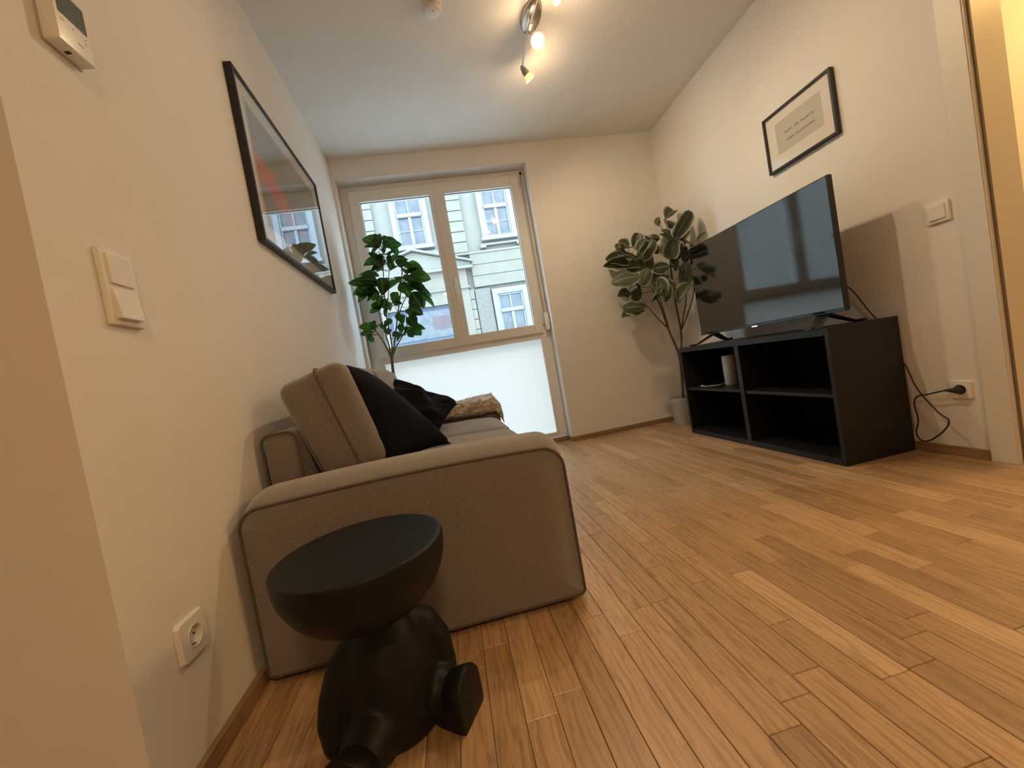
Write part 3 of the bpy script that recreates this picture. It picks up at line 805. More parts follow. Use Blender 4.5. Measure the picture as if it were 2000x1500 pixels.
# ---------------------------------------------------------------- navy pillows
def pillow(label, c00, c10, c11, c01, thick, wr, seed, nrm=None):
    """four corners in 3D, bulging to both sides"""
    c = [Vector(p) for p in (c00, c10, c11, c01)]
    mid = sum(c, Vector()) / 4; n = (c[1] - c[0]).cross(c[3] - c[0]).normalized()
    t = thing('throw_pillow', label, 'pillow', (mid.x, mid.y, min(p.z for p in c)))
    bm = bmesh.new(); K = 26; g = {}
    for s in (-1, 1):
        for i in range(K + 1):
            for j in range(K + 1):
                edge = i in (0, K) or j in (0, K)
                if s == 1 and edge: g[(1, i, j)] = g[(-1, i, j)]; continue
                a, b = i / K, j / K; u, v = 2 * a - 1, 2 * b - 1
                # sides pull in between the corners
                pu = u * (1 - .07 * (1 - v * v)); pv = v * (1 - .07 * (1 - u * u)); A, B = (pu + 1) / 2, (pv + 1) / 2
                p = c[0] * (1 - A) * (1 - B) + c[1] * A * (1 - B) + c[2] * A * B + c[3] * (1 - A) * B
                h = ((1 - u * u) * (1 - v * v)) ** .42 * thick / 2
                q = Vector((A * 3, B * 3, s * .7 + seed))
                h *= 1 + wr * 3 * noise.noise(q * .8)
                ridge = abs(noise.noise(Vector((A * 2.2 + B * 3.0, B * 1.1 - A * 1.3, seed * 1.7)) * 1.6))
                h += s * 0 + wr * .10 * (ridge - .15) * ((1 - u * u) * (1 - v * v)) ** .3
                g[(s, i, j)] = bm.verts.new(p + n * s * h)
    for s in (-1, 1):
        for i in range(K):
            for j in range(K):
                f = [g[(s, i, j)], g[(s, i + 1, j)], g[(s, i + 1, j + 1)], g[(s, i, j + 1)]]
                bm.faces.new(f if s == 1 else f[::-1])
    obj('cushion_cover', bm, M['navy'], t, True, 180)
    P = [g for g in ()]
    edge = []
    for a, b in [(k / K, 0) for k in range(K)] + [(1, k / K) for k in range(K)] + [(1 - k / K, 1) for k in range(K)] + [(0, 1 - k / K) for k in range(K)]:
        u, v = 2 * a - 1, 2 * b - 1; A = (u * (1 - .07 * (1 - v * v)) + 1) / 2; B = (v * (1 - .07 * (1 - u * u)) + 1) / 2
        edge.append(c[0] * (1 - A) * (1 - B) + c[1] * A * (1 - B) + c[2] * A * B + c[3] * (1 - A) * B)
    bm = bmesh.new(); bm_tube(bm, edge, .0022, 5, True); obj('seam', bm, M['navy'], t)
    settle(t); return t
pillow('smooth dark navy pillow leaning on the near back cushion of the sofa', (-.368, 1.392, .838), (-.232, 1.392, .470), (-.045, 1.660, .458), (-.440, 1.740, .852), .17, .05, 3)
pillow('crumpled dark navy pillow behind the smooth one in the middle of the sofa', (-.300, 2.30, .775), (.015, 2.43, .565), (-.110, 2.08, .455), (-.385, 2.02, .62), .17, .30, 8)

# ---------------------------------------------------------------- fur throw folded over the far arm
t = thing('fur_throw', 'folded brown and beige faux-fur throw draped over the far arm of the sofa', 'blanket', (.10, 2.77, .47))
bm = bmesh.new(); nu, nv = 70, 34; top = {}
def throw_pt(a, b, lift):
    # a: 0..1 from the back towards the front end of the arm, b: 0..1 across it (inner side to outer)
    x = -.13 + a * .46; y = 2.625 + b * .285; z = .512 + .010 * math.sin(b * PI)
    if x > .26: z -= (x - .26) ** 1.3 * 2.6; x = .26 + (x - .26) * .62
    e = max(abs(2 * b - 1) - .80, 0) / .2
    z -= .060 * e ** 2
    q = Vector((x * 7, y * 16, 1.3)); nn = noise.noise(q) * .016 + noise.noise(q * 3.1) * .009 + noise.noise(q * 8) * .004
    return Vector((x, y, z)) + Vector((0, 0, lift * (1 + 0 * e) + nn * (1 if lift > 0 else .1)))
for s, lift in ((1, .040), (0, .004)):
    for i in range(nu + 1):
        for j in range(nv + 1):
            top[(s, i, j)] = bm.verts.new(throw_pt(i / nu, j / nv, lift))
for s in (0, 1):
    for i in range(nu):
        for j in range(nv):
            f = [top[(s, i, j)], top[(s, i + 1, j)], top[(s, i + 1, j + 1)], top[(s, i, j + 1)]]; bm.faces.new(f if s else f[::-1])
rim = [(i, 0) for i in range(nu)] + [(nu, j) for j in range(nv)] + [(nu - i, nv) for i in range(nu)] + [(0, nv - j) for j in range(nv)]
for k in range(len(rim)):
    a, b = rim[k], rim[(k + 1) % len(rim)]; bm.faces.new((top[(1, *a)], top[(0, *a)], top[(0, *b)], top[(1, *b)]))
obj('throw', bm, M['fur'], t, True, 180)
bm = bmesh.new(); rr = random.Random(4)
for k in range(2600):
    a, b = rr.random(), rr.random()
    if k % 3 == 0: b = rr.choice((0, 1)) * .98 + .01
    if k % 3 == 1 and k % 2: a = 1 - rr.random() * .04
    p = throw_pt(a, b, .038); d = Vector((rr.uniform(-.2, 1), rr.uniform(-.6, .6), rr.uniform(.2, .9))).normalized() * rr.uniform(.010, .018)
    s_ = Vector((rr.uniform(-1, 1), rr.uniform(-1, 1), 0)).normalized() * .0016
    bm.faces.new((bm.verts.new(p - s_), bm.verts.new(p + s_), bm.verts.new(p + d)))
o = obj('fur_tufts', bm, M['fur'], t, False); o['kind'] = 'stuff'
settle(t)

# ---------------------------------------------------------------- sculptural side table
TXc, TYc = -.241, .852
t = thing('side_table', 'matt black side table shaped as a seated figure carrying a bowl', 'side table', (TXc, TYc, 0))
R0, ZT = .168, .415
prof = [(0, ZT - .155)]
for k in range(1, 17):
    a = PI / 2 * k / 16; prof.append((R0 * math.sin(a) ** .9, ZT - .010 - .145 * math.cos(a)))
prof += [(R0, ZT - .004), (R0 - .002, ZT - .0008), (R0 - .006, ZT), (R0 - .012, ZT - .0008), (0, ZT - .0012)]
bm = bmesh.new(); bm_lathe(bm, prof, (TXc, TYc, 0), 72); obj('tabletop', bm, M['table'], t, True, 50)
def ell(bm, c, r, rot=None):
    g = bmesh.ops.create_uvsphere(bm, u_segments=24, v_segments=16, radius=1)
    for v in g['verts']:
        p = Vector((v.co.x * r[0], v.co.y * r[1], v.co.z * r[2])); v.co = (rot @ p if rot else p) + Vector(c)
def limb(bm, pts, rads): 
    # chain of overlapping spheres and tubes
    bm_tube(bm, pts, rads, 20)
    for p, r in zip(pts, rads): ell(bm, p, (r, r, r))
FX, FYd = .27, -.96                                    # the way the figure faces
side = Vector((-FYd, FX, 0))                          # its left hand (towards the room)
base = Vector((TXc, TYc + .045, 0))
def at(f, s, z): return base + Vector((FX, FYd, 0)) * f + side * s + Vector((0, 0, z))
bm = bmesh.new()
bm_lathe(bm, [(0, .275), (.032, .275), (.040, .255), (.056, .235), (.074, .205), (.090, .160), (.102, .11), (.108, .06), (.104, .02), (.090, .002), (0, .002)], tuple(base), 48)
limb(bm, [at(-.01, .050, .205), at(-.012, .084, .178), at(-.010, .105, .135), at(.0, .110, .085), at(.008, .108, .036)], [.036, .040, .038, .035, .033])
limb(bm, [at(-.01, -.045, .200), at(-.010, -.082, .150), at(-.006, -.104, .10), at(.005, -.116, .065), at(.018, -.116, .036)], [.038, .044, .044, .040, .035])
legL = Vector((.88, -.475, 0)); legR = Vector((-.26, -.966, 0))
for dr in (legL, legR):
    hip = base + (Vector((0, .035, 0)) if dr is legL else Vector((-.01, -.01, 0)))
    p0 = hip + dr * .03 + Vector((0, 0, .060)); p1 = hip + dr * .09 + Vector((0, 0, .056)); p2 = hip + dr * .135 + Vector((0, 0, .050))
    limb(bm, [p0, p1, p2], [.060, .054, .046])
me = bpy.data.meshes.new('body'); bm.to_mesh(me); bm.free(); me.materials.append(M['table'])
body = bpy.data.objects.new('body', me); C.objects.link(body); body.parent = t
md = body.modifiers.new('remesh', 'REMESH'); md.mode = 'VOXEL'; md.voxel_size = .004; md.use_smooth_shade = True
ms = body.modifiers.new('smooth', 'SMOOTH'); ms.factor = .6; ms.iterations = 14
for dr in (legL, legR):
    # boot: D-shaped sole standing upright, flat side on the floor
    hip = base + (Vector((0, .035, 0)) if dr is legL else Vector((-.01, -.01, 0)))
    sd = Vector((-dr.y, dr.x, 0)); bm = bmesh.new(); rings = []
    for dist, sc_ in ((.118, .78), (.128, .84), (.165, .98), (.182, 1.02), (.187, 1.0), (.1885, .96)):
        ring_ = []
        hw, ht = .049 * sc_, .108 * sc_
        cz = ht - hw
        for k in range(17):
            a = PI * k / 16; ring_.append((hw * math.cos(a), cz + hw * math.sin(a)))
        ring_ += [(-hw, .010), (-hw + .004, .002), (-hw + .01, 0.0005), (0, 0.0005), (hw - .01, 0.0005), (hw - .004, .002), (hw, .010)]
        rings.append([bm.verts.new(hip + dr * dist + sd * u + Vector((0, 0, z))) for u, z in ring_])
    for A, B in zip(rings, rings[1:]):
        m = len(A)
        for k in range(m): bm.faces.new((A[k], A[(k + 1) % m], B[(k + 1) % m], B[k]))
    bm.faces.new(rings[0]); bm.faces.new(rings[-1][::-1])
    obj('foot', bm, M['table'], t, True, 50)
settle(t)

# ---------------------------------------------------------------- plants
def leaf_mesh(name, shape, cup, m, n=7, wave=0.):
    """unit leaf along +y, one unit long; UV.x across, UV.y along"""
    me = bpy.data.meshes.new(name); V, F, U = [], [], []
    cols = (-1, -.86, -.45, 0, .45, .86, 1)
    for i in range(n + 1):
        a = i / n; wd = shape(a)
        for c in cols:
            z = cup * (abs(c) ** 1.5) * wd * 1.4 - .28 * a * a * .6 + .05 + wave * math.sin(a * 11 + (2 if c > 0 else 0)) * abs(c) ** 2 * wd
            V.append((c * wd, a, z)); U.append((.5 + c / 2, a))
    k = len(cols)
    for i in range(n):
        for j in range(k - 1): F.append((i * k + j, i * k + j + 1, (i + 1) * k + j + 1, (i + 1) * k + j))
    me.from_pydata(V, [], F); uv = me.uv_layers.new(name='UVMap')
    for l in me.loops: uv.data[l.index].uv = U[l.vertex_index]
    for p in me.polygons: p.use_smooth = True
    me.materials.append(m); return me
def put_leaf(mesh, p, q, root, rr, wid, eye=None, curl=1.0):
    p, q = Vector(p), Vector(q); d = q - p; L = d.length; yv = d.normalized()
    # blades turn their face up and outwards, with a random roll
    ref = Vector((rr.uniform(-.6, .6), rr.uniform(-1.3, -.25), rr.uniform(.1, .9)))
    xv = yv.cross(ref).normalized(); zv = xv.cross(yv).normalized()
    o = bpy.data.objects.new('leaf', mesh); C.objects.link(o); o.parent = root
    m = Matrix((xv, yv, zv)).transposed().to_4x4()
    full = Matrix.Translation(p) @ m @ Matrix.Diagonal((wid, L, L * curl, 1))
    ws = [full @ v.co for v in mesh.vertices]
    p = p + Vector((min(0, XR - .012 - max(v.x for v in ws)) + max(0, XL + .012 - min(v.x for v in ws)), min(0, YB + (.10 if p.x < .5 else -.012) - max(v.y for v in ws)), 0))
    o.matrix_local = Matrix.Translation(p - root.location) @ m @ Matrix.Diagonal((wid, L, L * curl, 1))
    return o
def plant(name, label, base_, pot_prof, pot_lbl, stems, leaves, meshes, wid, bark, seed, side_root=None):
    t = thing(name, label, 'plant', base_)
    b = Vector(base_)
    bm = bmesh.new(); bm_lathe(bm, pot_prof, base_, 44); p = obj('pot', bm, M['pot'], t)
    h = max(z for _, z in pot_prof); r = pot_prof[2][0]
    bm = bmesh.new(); bm_lathe(bm, [(0, h - .022), (r * .5, h - .020), (r - .006, h - .026)], base_, 30); obj('soil', bm, M['soil'], t)
    for pts, rad in stems:
        S = spline(pts, 5); n = len(S); bm = bmesh.new()
        bm_tube(bm, S, [rad[0] + (rad[1] - rad[0]) * i / (n - 1) for i in range(n)], 8); obj('stem', bm, M[bark], t)
    settle(t)
    tips = [Vector(q) for pts, _ in stems for q in spline(pts, 5)]
    rr = random.Random(seed); tw = bmesh.new()
    for l in leaves:
        p_, q_ = Vector(l[:3]), Vector(l[3:])
        put_leaf(rr.choice(meshes), p_, q_, t, rr, wid * rr.uniform(.85, 1.15) * min(1.25, max(.55, (q_ - p_).length / .14)))
        near = min(tips, key=lambda v: (v - p_).length + max(0, v.z - p_.z) * 2)
        if (near - p_).length > .012: bm_tube(tw, [near - b, (near + p_) / 2 - b + Vector((0, 0, -.008)), p_ - b], [.0022, .0019, .0017], 5)
    o = obj('twigs', tw, M[bark], t); o['kind'] = 'stuff'
    return t
LEAF_L = [
    (-0.324,3.042,1.787,-0.314,3.047,1.868), (-0.319,3.071,1.786,-0.443,3.082,1.863), (-0.340,3.128,1.778,-0.441,3.084,1.801),
    (-0.292,2.993,1.766,-0.249,3.027,1.825), (-0.290,3.047,1.775,-0.202,3.020,1.798), (-0.299,3.209,1.810,-0.177,3.206,1.824),
    (-0.305,3.174,1.799,-0.291,3.172,1.876), (-0.272,3.131,1.731,-0.228,3.096,1.734), (-0.282,3.130,1.732,-0.272,3.166,1.653),
    (-0.307,3.105,1.728,-0.301,3.129,1.784), (-0.327,3.138,1.701,-0.376,3.094,1.704), (-0.347,3.157,1.660,-0.488,3.166,1.691),
    (-0.347,3.056,1.622,-0.414,3.009,1.665), (-0.353,3.180,1.648,-0.404,3.178,1.634), (-0.370,3.148,1.631,-0.330,3.186,1.726),
    (-0.304,3.147,1.622,-0.277,3.189,1.700), (-0.261,3.077,1.645,-0.197,3.107,1.704), (-0.243,3.088,1.646,-0.154,3.131,1.687),
    (-0.233,3.183,1.662,-0.170,3.143,1.662), (-0.207,3.020,1.593,-0.119,2.992,1.592), (-0.194,3.202,1.622,-0.048,3.196,1.616),
    (-0.185,3.128,1.570,-0.043,3.108,1.558), (-0.170,3.102,1.532,-0.003,3.090,1.506), (-0.181,3.067,1.505,-0.079,3.076,1.483),
    (-0.217,3.119,1.602,-0.177,3.159,1.578), (-0.219,3.140,1.549,-0.139,3.183,1.528), (-0.200,3.178,1.515,-0.122,3.228,1.475),
    (-0.163,3.138,1.480,-0.054,3.104,1.417), (-0.161,3.179,1.459,-0.013,3.226,1.402), (-0.177,3.189,1.433,-0.002,3.196,1.312),
    (-0.165,3.147,1.422,-0.106,3.118,1.298), (-0.209,3.173,1.465,-0.183,3.180,1.392), (-0.229,3.053,1.489,-0.212,3.009,1.400),
    (-0.385,3.178,1.581,-0.547,3.227,1.651), (-0.387,3.009,1.510,-0.503,3.040,1.562), (-0.383,3.080,1.498,-0.536,3.045,1.540),
    (-0.429,3.055,1.479,-0.599,3.082,1.565), (-0.441,3.182,1.490,-0.595,3.136,1.482), (-0.399,3.125,1.452,-0.515,3.080,1.468),
    (-0.404,3.148,1.447,-0.504,3.131,1.409), (-0.438,3.184,1.510,-0.527,3.232,1.554), (-0.463,3.101,1.446,-0.581,3.151,1.424),
    (-0.385,3.058,1.416,-0.410,3.016,1.344), (-0.373,3.122,1.437,-0.235,3.075,1.525), (-0.358,3.033,1.388,-0.380,3.024,1.312),
    (-0.320,3.124,1.361,-0.250,3.090,1.403), (-0.300,2.999,1.325,-0.280,3.036,1.406), (-0.348,3.059,1.314,-0.400,3.105,1.271),
    (-0.356,3.187,1.318,-0.379,3.175,1.399), (-0.386,3.091,1.335,-0.475,3.093,1.368), (-0.421,3.132,1.338,-0.503,3.141,1.322),
    (-0.212,3.113,1.303,-0.106,3.125,1.249), (-0.216,3.197,1.329,-0.146,3.198,1.328), (-0.205,3.085,1.277,-0.167,3.107,1.225),
    (-0.208,3.042,1.290,-0.198,3.022,1.227), (-0.247,3.205,1.273,-0.299,3.207,1.210), (-0.225,3.111,1.235,-0.166,3.062,1.159),
    (-0.206,3.081,1.217,-0.155,3.089,1.231), (-0.276,2.994,1.196,-0.282,3.006,1.275), (-0.225,3.129,1.137,-0.114,3.085,1.134),
    (-0.247,3.128,1.121,-0.172,3.125,1.098), (-0.267,3.139,1.125,-0.219,3.125,1.166), (-0.279,3.146,1.118,-0.348,3.169,1.081),
    (-0.291,2.995,1.113,-0.344,2.951,1.097), (-0.480,3.139,1.179,-0.450,3.185,1.231), (-0.478,3.045,1.149,-0.581,3.041,1.164),
    (-0.494,3.120,1.189,-0.588,3.102,1.226), (-0.486,3.070,1.182,-0.500,3.051,1.239), (-0.493,3.071,1.144,-0.544,3.081,1.110),
    (-0.402,3.056,1.167,-0.408,3.044,1.224), (-0.388,3.160,1.177,-0.398,3.113,1.133), (-0.406,3.115,1.194,-0.363,3.139,1.241),
    (-0.305,3.058,1.181,-0.262,3.030,1.141), (-0.269,3.167,1.562,-0.236,3.141,1.511), (-0.312,3.031,1.534,-0.337,3.025,1.497),
]
LEAF_R = [
    (1.965,3.064,1.702,2.070,3.087,1.792), (2.034,3.139,1.567,2.068,3.183,1.750), (1.888,2.865,1.474,2.070,2.903,1.646),
    (1.896,2.986,1.357,1.901,2.982,1.553), (1.948,2.862,1.480,2.070,2.876,1.422), (2.030,2.781,1.411,2.070,2.748,1.476),
    (1.661,3.074,1.498,1.703,3.048,1.626), (1.713,3.089,1.488,1.819,3.096,1.604), (1.642,2.983,1.447,1.706,2.954,1.543),
    (1.524,3.036,1.479,1.701,3.078,1.452), (1.670,3.133,1.379,1.398,3.099,1.414), (1.643,3.139,1.419,1.427,3.103,1.470),
    (1.577,3.103,1.349,1.742,3.066,1.359), (1.626,2.980,1.260,1.397,3.017,1.276), (1.584,3.022,1.508,1.502,2.993,1.566),
    (1.797,3.176,1.339,1.902,3.214,1.495), (1.672,3.038,1.402,1.823,3.084,1.557), (1.899,3.088,1.557,1.774,3.106,1.528),
    (1.768,3.021,1.234,1.743,3.065,1.053), (1.646,3.118,1.232,1.671,3.165,1.083), (1.607,3.159,1.161,1.488,3.139,1.161),
    (1.667,3.052,1.020,1.438,3.019,0.982), (1.634,3.009,1.017,1.442,2.966,1.046), (2.070,3.036,1.332,2.035,3.047,1.143),
    (2.055,2.981,1.133,1.917,2.998,1.015), (1.813,3.048,1.192,1.972,3.029,1.114), (1.899,3.144,1.264,1.781,3.142,1.245),
    (1.890,3.043,1.652,1.884,3.041,1.727), (2.070,3.049,1.335,2.056,3.006,1.417), (2.054,3.157,1.509,2.070,3.109,1.388),
    (1.982,3.130,1.353,2.051,3.164,1.301), (1.886,2.984,1.308,1.760,3.012,1.316), (1.805,3.053,1.448,1.892,3.061,1.498),
    (1.553,2.982,1.188,1.490,2.936,1.155), (1.928,3.016,1.437,2.022,3.062,1.499), (1.978,3.019,1.289,1.980,3.045,1.423),
    (1.903,3.166,1.216,1.980,3.210,1.288), (1.555,3.049,1.470,1.485,3.034,1.516), (1.518,3.085,1.520,1.568,3.113,1.582),
    (1.936,3.002,1.531,1.893,3.026,1.620), (1.959,2.977,1.437,2.070,3.011,1.425), (1.711,2.987,1.316,1.643,3.032,1.204),
    (1.814,2.998,1.155,1.808,2.982,1.069), (1.636,3.102,1.273,1.562,3.144,1.259),
]

def thicken(L, share, seed):
    # more blades at the same growing points, turned a little
    R_ = random.Random(seed); out = list(L)
    for l in L:
        if R_.random() < share:
            p = Vector(l[:3]); d = Vector(l[3:]) - p
            d = Euler((R_.uniform(-.9, .9), R_.uniform(-.9, .9), R_.uniform(-.9, .9))).to_matrix() @ d * R_.uniform(.75, 1.0)
            p = p + Vector((R_.uniform(-.02, .02), R_.uniform(-.04, .04), R_.uniform(-.02, .02)))
            out.append((*p, *(p + d)))
    return out
LEAF_L = thicken(LEAF_L, .9, 21); LEAF_R = thicken(LEAF_R, .45, 22)

lanceo = [leaf_mesh('leaf_blade', lambda a: .5 * (math.sin(PI * min(1, a ** 1.1)) ** .8) + .015, c, M['leaf_l'], 8) for c in (.25, .45, .15)]
oval = [leaf_mesh('leaf_blade_oval', lambda a: .5 * (max(0, 1 - (2 * a - 1.02) ** 2) ** .5) + .015, c, M['leaf_r'], 8, wv_) for c, wv_ in ((.30, .08), (.5, .05), (-.2, .12))]
pot_l = [(0, 0), (.085, 0), (.090, .004), (.108, .235), (.108, .240), (.101, .240), (.098, .20), (0, .20)]
pot_l = [(0, 0), (.083, 0), (.100, .236), (.105, .240), (.108, .236), (.104, .2)]
def pot_profile(rb, rt, h): return [(0, 0), (rb, 0), (rt, h - .03), (rt + .003, h - .004), (rt + .001, h), (rt - .005, h), (rt - .008, h - .03)]
plant('potted_plant', 'tall green-leaved artificial tree in front of the window behind the sofa', (-.40, 3.10, 0), pot_profile(.085, .105, .24), '',
      [([(-.400, 3.10, .20), (-.410, 3.10, .50), (-.407, 3.10, .80), (-.398, 3.10, .95)], (.013, .010)),
       ([(-.398, 3.10, .94), (-.430, 3.10, 1.07), (-.480, 3.10, 1.185)], (.007, .004)),
       ([(-.398, 3.10, .94), (-.402, 3.11, 1.06), (-.425, 3.12, 1.25), (-.430, 3.12, 1.46)], (.007, .003)),
       ([(-.398, 3.10, .94), (-.375, 3.08, 1.05), (-.375, 3.09, 1.30), (-.355, 3.10, 1.50), (-.315, 3.10, 1.77)], (.007, .003)),
       ([(-.398, 3.10, .94), (-.360, 3.10, 1.05), (-.300, 3.10, 1.25), (-.240, 3.11, 1.45), (-.200, 3.12, 1.62)], (.007, .003)),
       ([(-.398, 3.10, .94), (-.352, 3.11, 1.03), (-.285, 3.12, 1.115), (-.225, 3.12, 1.22)], (.006, .003)),
       ([(-.300, 3.10, 1.25), (-.225, 3.13, 1.38), (-.170, 3.14, 1.44)], (.004, .0025)),
       ([(-.240, 3.11, 1.45), (-.20, 3.08, 1.52), (-.16, 3.08, 1.56)], (.004, .0025)),
       ([(-.375, 3.09, 1.30), (-.33, 3.06, 1.42), (-.29, 3.04, 1.60)], (.004, .0025))],
      LEAF_L, lanceo, .090, 'bark_l', 5)
pr = plant('potted_rubber_tree', 'artificial rubber tree with cream-edged oval leaves in a grey pot beside the cabinet', (1.868, 3.085, 0), pot_profile(.082, .098, .235), '',
      [([(1.885, 3.09, .20), (1.905, 3.09, .40), (1.912, 3.09, .58), (1.895, 3.09, .66), (1.845, 3.08, .82), (1.80, 3.07, 1.02), (1.74, 3.07, 1.22), (1.70, 3.07, 1.35)], (.013, .004)),
       ([(1.890, 3.10, .20), (1.915, 3.10, .40), (1.945, 3.10, .62), (1.968, 3.10, .78), (1.962, 3.10, 1.00), (1.965, 3.10, 1.25), (1.985, 3.10, 1.55), (2.03, 3.10, 1.62)], (.011, .004)),
       ([(1.845, 3.08, .82), (1.76, 3.07, .92), (1.675, 3.05, 1.03)], (.006, .003)),
       ([(1.850, 3.08, .82), (1.835, 3.08, .95), (1.80, 3.07, 1.12)], (.006, .003)),
       ([(1.968, 3.10, .78), (2.00, 3.08, .90), (2.030, 3.05, 1.05), (2.045, 3.03, 1.35)], (.006, .003)),
       ([(1.968, 3.10, .78), (2.02, 3.04, .92), (2.055, 2.97, 1.08), (2.065, 2.93, 1.30)], (.006, .003)),
       ([(1.74, 3.07, 1.22), (1.64, 3.06, 1.30), (1.56, 3.04, 1.42)], (.005, .003))],
      LEAF_R, oval, .104, 'bark_r', 9)
# two red leaf sheaths at the growing tips
for a, b in (((1.523, 3.02, 1.53), (1.500, 3.00, 1.565)), ((1.868, 3.03, 1.655), (1.860, 3.03, 1.70))):
    bm = bmesh.new(); bm_tube(bm, [Vector(a) - pr.location, (Vector(a) + Vector(b)) / 2 - pr.location, Vector(b) - pr.location], [.012, .010, .002], 8); obj('bud', bm, M['leaf_bud'], pr)

# ---------------------------------------------------------------- the street: ground and the house opposite
struct('street', bm_box(bmesh.new(), -30, 30, 3.64, 30, -1.12, -1.0), M['asphalt'])
struct('pavement', bm_box(bmesh.new(), -30, 30, 10.4, 12.1, -1.0, -.88), M['render'])
FA = 12.0
house = thing('apartment_building', 'pale rendered house with tall white sash windows across the street', 'building', (0, FA, -.9))
bm = bmesh.new(); bm_box(bm, -14, 14, FA + .12, FA + 6, -1, 11.5); obj('wall', bm, M['render_pale'], house, False)
def fbox(name, x0, x1, z0, z1, dep, m, parent, back=.13, bev=.0):
    """a piece of the facade: dep = how far it stands out of the plane y = FA"""
    return box(name, (x0, x1, FA - dep, FA + back, z0, z1), m, parent, bev, 1)
HB = 2.56
def cols(x_lo, x_hi): pass
# courses of the piers between the upper windows, one block each
for bay in range(-2, 4):
    cx = -.31 + HB * bay + HB / 2
    for k in range(9):
        z0 = 4.36 + k * .312
        fbox('course_block', cx - .43, cx + .24, z0 + .012, z0 + .300, .03, M['render'], house)
    # smooth field around each window is the wall itself
    if bay != -1:
        pass
# full-width courses below them
for k in range(3):
    z0 = 3.29 + k * .335
    for a, b in ((-6.6, -2.05), (1.22, 3.6), (3.6, 8)):
        fbox('course_block', a + .004, b - .004, z0 + .008, z0 + .327, .02, M['render'], house)
    if z0 > 3.5: pass
fbox('string_course', -7, 8, 4.290, 4.345, .05, M['render_pale'], house)
# ground floor: quoin stubs and stippled fields
for bay in (-1, 1):
    x0 = 1.0 if bay > 0 else -2.15
    for k in range(9):
        z0 = .55 + k * .300
        fbox('course_block', x0 - .28, x0 + .17, z0 + .01, z0 + .29, .03, M['render'], house)
fbox('rough_field', 1.20, 1.66, .3, 3.24, .0, M['stipple'], house)
fbox('rough_field', 2.86, 4.6, .3, 3.24, .0, M['stipple'], house)
fbox('rough_field', -5.0, -2.0, .3, 3.24, .0, M['stipple'], house)

def far_window(cx, zb, casement_h, top_h, ears=True):
    """cx centre, zb bottom of the casements"""
    hw = .335; fr = .20
    zt = zb + casement_h; zt2 = zt + .11 + top_h
    bm = bmesh.new()
    def b(x0, x1, z0, z1, y0, y1): bm_box(bm, x0, x1, y0, y1, z0, z1, .006)
    # stone surround
    b(cx - hw - fr, cx - hw - .05, zb - .14, zt2 + .22, FA - .05, FA + .13); b(cx + hw + .05, cx + hw + fr, zb - .14, zt2 + .22, FA - .05, FA + .13)
    b(cx - hw - .05, cx + hw + .05, zt2 + .05, zt2 + .22, FA - .05, FA + .13)
    b(cx - hw - fr - .04, cx + hw + fr + .04, zb - .16, zb - .06, FA - .10, FA + .13)
    # timber frame, transom, meeting stile
    b(cx - hw - .05, cx - hw, zb - .06, zt2 + .05, FA + .00, FA + .13); b(cx + hw, cx + hw + .05, zb - .06, zt2 + .05, FA, FA + .13)
    b(cx - hw, cx + hw, zb - .06, zb, FA, FA + .13); b(cx - hw, cx + hw, zt2, zt2 + .05, FA, FA + .13)
    b(cx - hw - .02, cx + hw + .02, zt, zt + .11, FA - .03, FA + .13); b(cx - .045, cx + .045, zb, zt, FA + .0, FA + .13)
    b(cx - .022, cx + .022, zt + .11, zt2, FA + .02, FA + .13)
    b(cx - hw, cx + hw, zb + casement_h / 2 - .014, zb + casement_h / 2 + .014, FA + .03, FA + .13)
    wn = obj('window', bm, M['sash'], house, False)
    for (x0, x1) in ((cx - hw, cx - .045), (cx + .045, cx + hw)):
        for (z0, z1) in ((zb, zb + casement_h / 2 - .014), (zb + casement_h / 2 + .014, zt)):
            box('pane', (x0, x1, FA + .055, FA + .07, z0, z1), M['far_pane'], wn)
    for (x0, x1) in ((cx - hw, cx - .022), (cx + .022, cx + hw)):
        box('pane', (x0, x1, FA + .055, FA + .07, zt + .11, zt2), M['far_pane'], wn)
    if ears:
        bm = bmesh.new()
        bm_box(bm, cx - .62, cx + .62, FA - .04, FA + .13, zb - .30, zb - .24, .006)
        for s in (-1, 1): bm_box(bm, cx + s * .56 - .09, cx + s * .56 + .09, FA - .05, FA + .13, zb - .36, zb - .26, .006)
        obj('apron', bm, M['render_pale'], house, False)
for k in range(-2, 4): far_window(-.31 + HB * k, 4.785, .80, .44)
for k in (-1, 1, 2): far_window((-.31 + HB * k) - .01, 1.02, 1.42, .40, False)
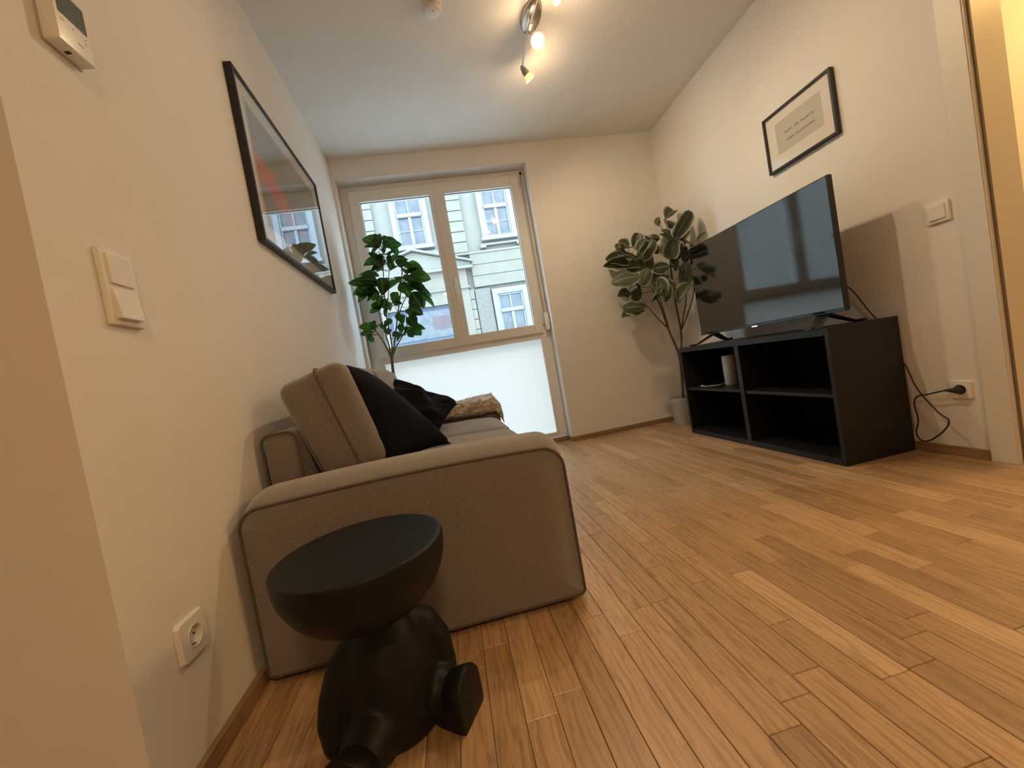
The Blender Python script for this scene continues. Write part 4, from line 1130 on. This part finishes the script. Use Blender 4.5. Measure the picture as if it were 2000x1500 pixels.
# portal with a low pediment
bm = bmesh.new()
def prism(pts, y0, y1):
    A = [bm.verts.new((x, y0, z)) for x, z in pts]; B = [bm.verts.new((x, y1, z)) for x, z in pts]; n = len(pts)
    bm.faces.new(A); bm.faces.new(B[::-1])
    for k in range(n): bm.faces.new((A[k], A[(k + 1) % n], B[(k + 1) % n], B[k]))
pc = -.42
prism([(pc - 1.62, 3.93), (pc + 1.62, 3.93), (pc + 1.62, 4.03), (pc, 4.52), (pc - 1.62, 4.03)], FA - .10, FA + .13)
prism([(pc - 1.68, 4.03), (pc, 4.55), (pc + 1.68, 4.03), (pc + 1.68, 4.08), (pc, 4.61), (pc - 1.68, 4.08)], FA - .24, FA + .13)
bm_box(bm, pc - 1.66, pc + 1.66, FA - .22, FA + .13, 3.86, 3.93)
obj('pediment', bm, M['render_pale'], house, False)
bm = bmesh.new()
bm_box(bm, pc - 1.45, pc + 1.45, FA - .06, FA + .13, 2.92, 3.86); bm_box(bm, pc - 1.5, pc + 1.5, FA - .12, FA + .13, 3.30, 3.36)
bm_box(bm, pc - 1.45, pc - 1.0, FA - .06, FA + .13, -.9, 2.92); bm_box(bm, pc + 1.0, pc + 1.45, FA - .06, FA + .13, -.9, 2.92)
obj('door_surround', bm, M['render'], house, False)
dd = fbox('door', pc - 1.0, pc + 1.0, -.9, 2.92, -.06, M['far_door'], house)
for x0 in (pc - .95, pc - .45, pc + .05, pc + .55):
    box('door_panel', (x0, x0 + .40, FA + .035, FA + .06, 1.0, 1.85), M['far_door'], dd, .02)
box('fanlight', (pc - .9, pc + .9, FA + .03, FA + .06, 2.0, 2.8), M['far_pane'], dd)
box('notice', (pc + .25, pc + .80, FA + .015, FA + .03, 2.25, 2.62), M['far_sign'], dd)
settle(house)

# lamp on the hall ceiling behind the camera (what the hall light shines from)
t = thing('ceiling_lamp', 'round white ceiling lamp of the entrance hall', 'ceiling light', (.35, -1.30, ZC))
bm = bmesh.new(); bm_lathe(bm, [(0, 0), (.19, 0), (.19, -.05), (.175, -.085), (.17, -.085), (.17, -.03), (0, -.03)], (.35, -1.30, ZC), 40); obj('lamp_body', bm, M['plastic'], t)
settle(t)
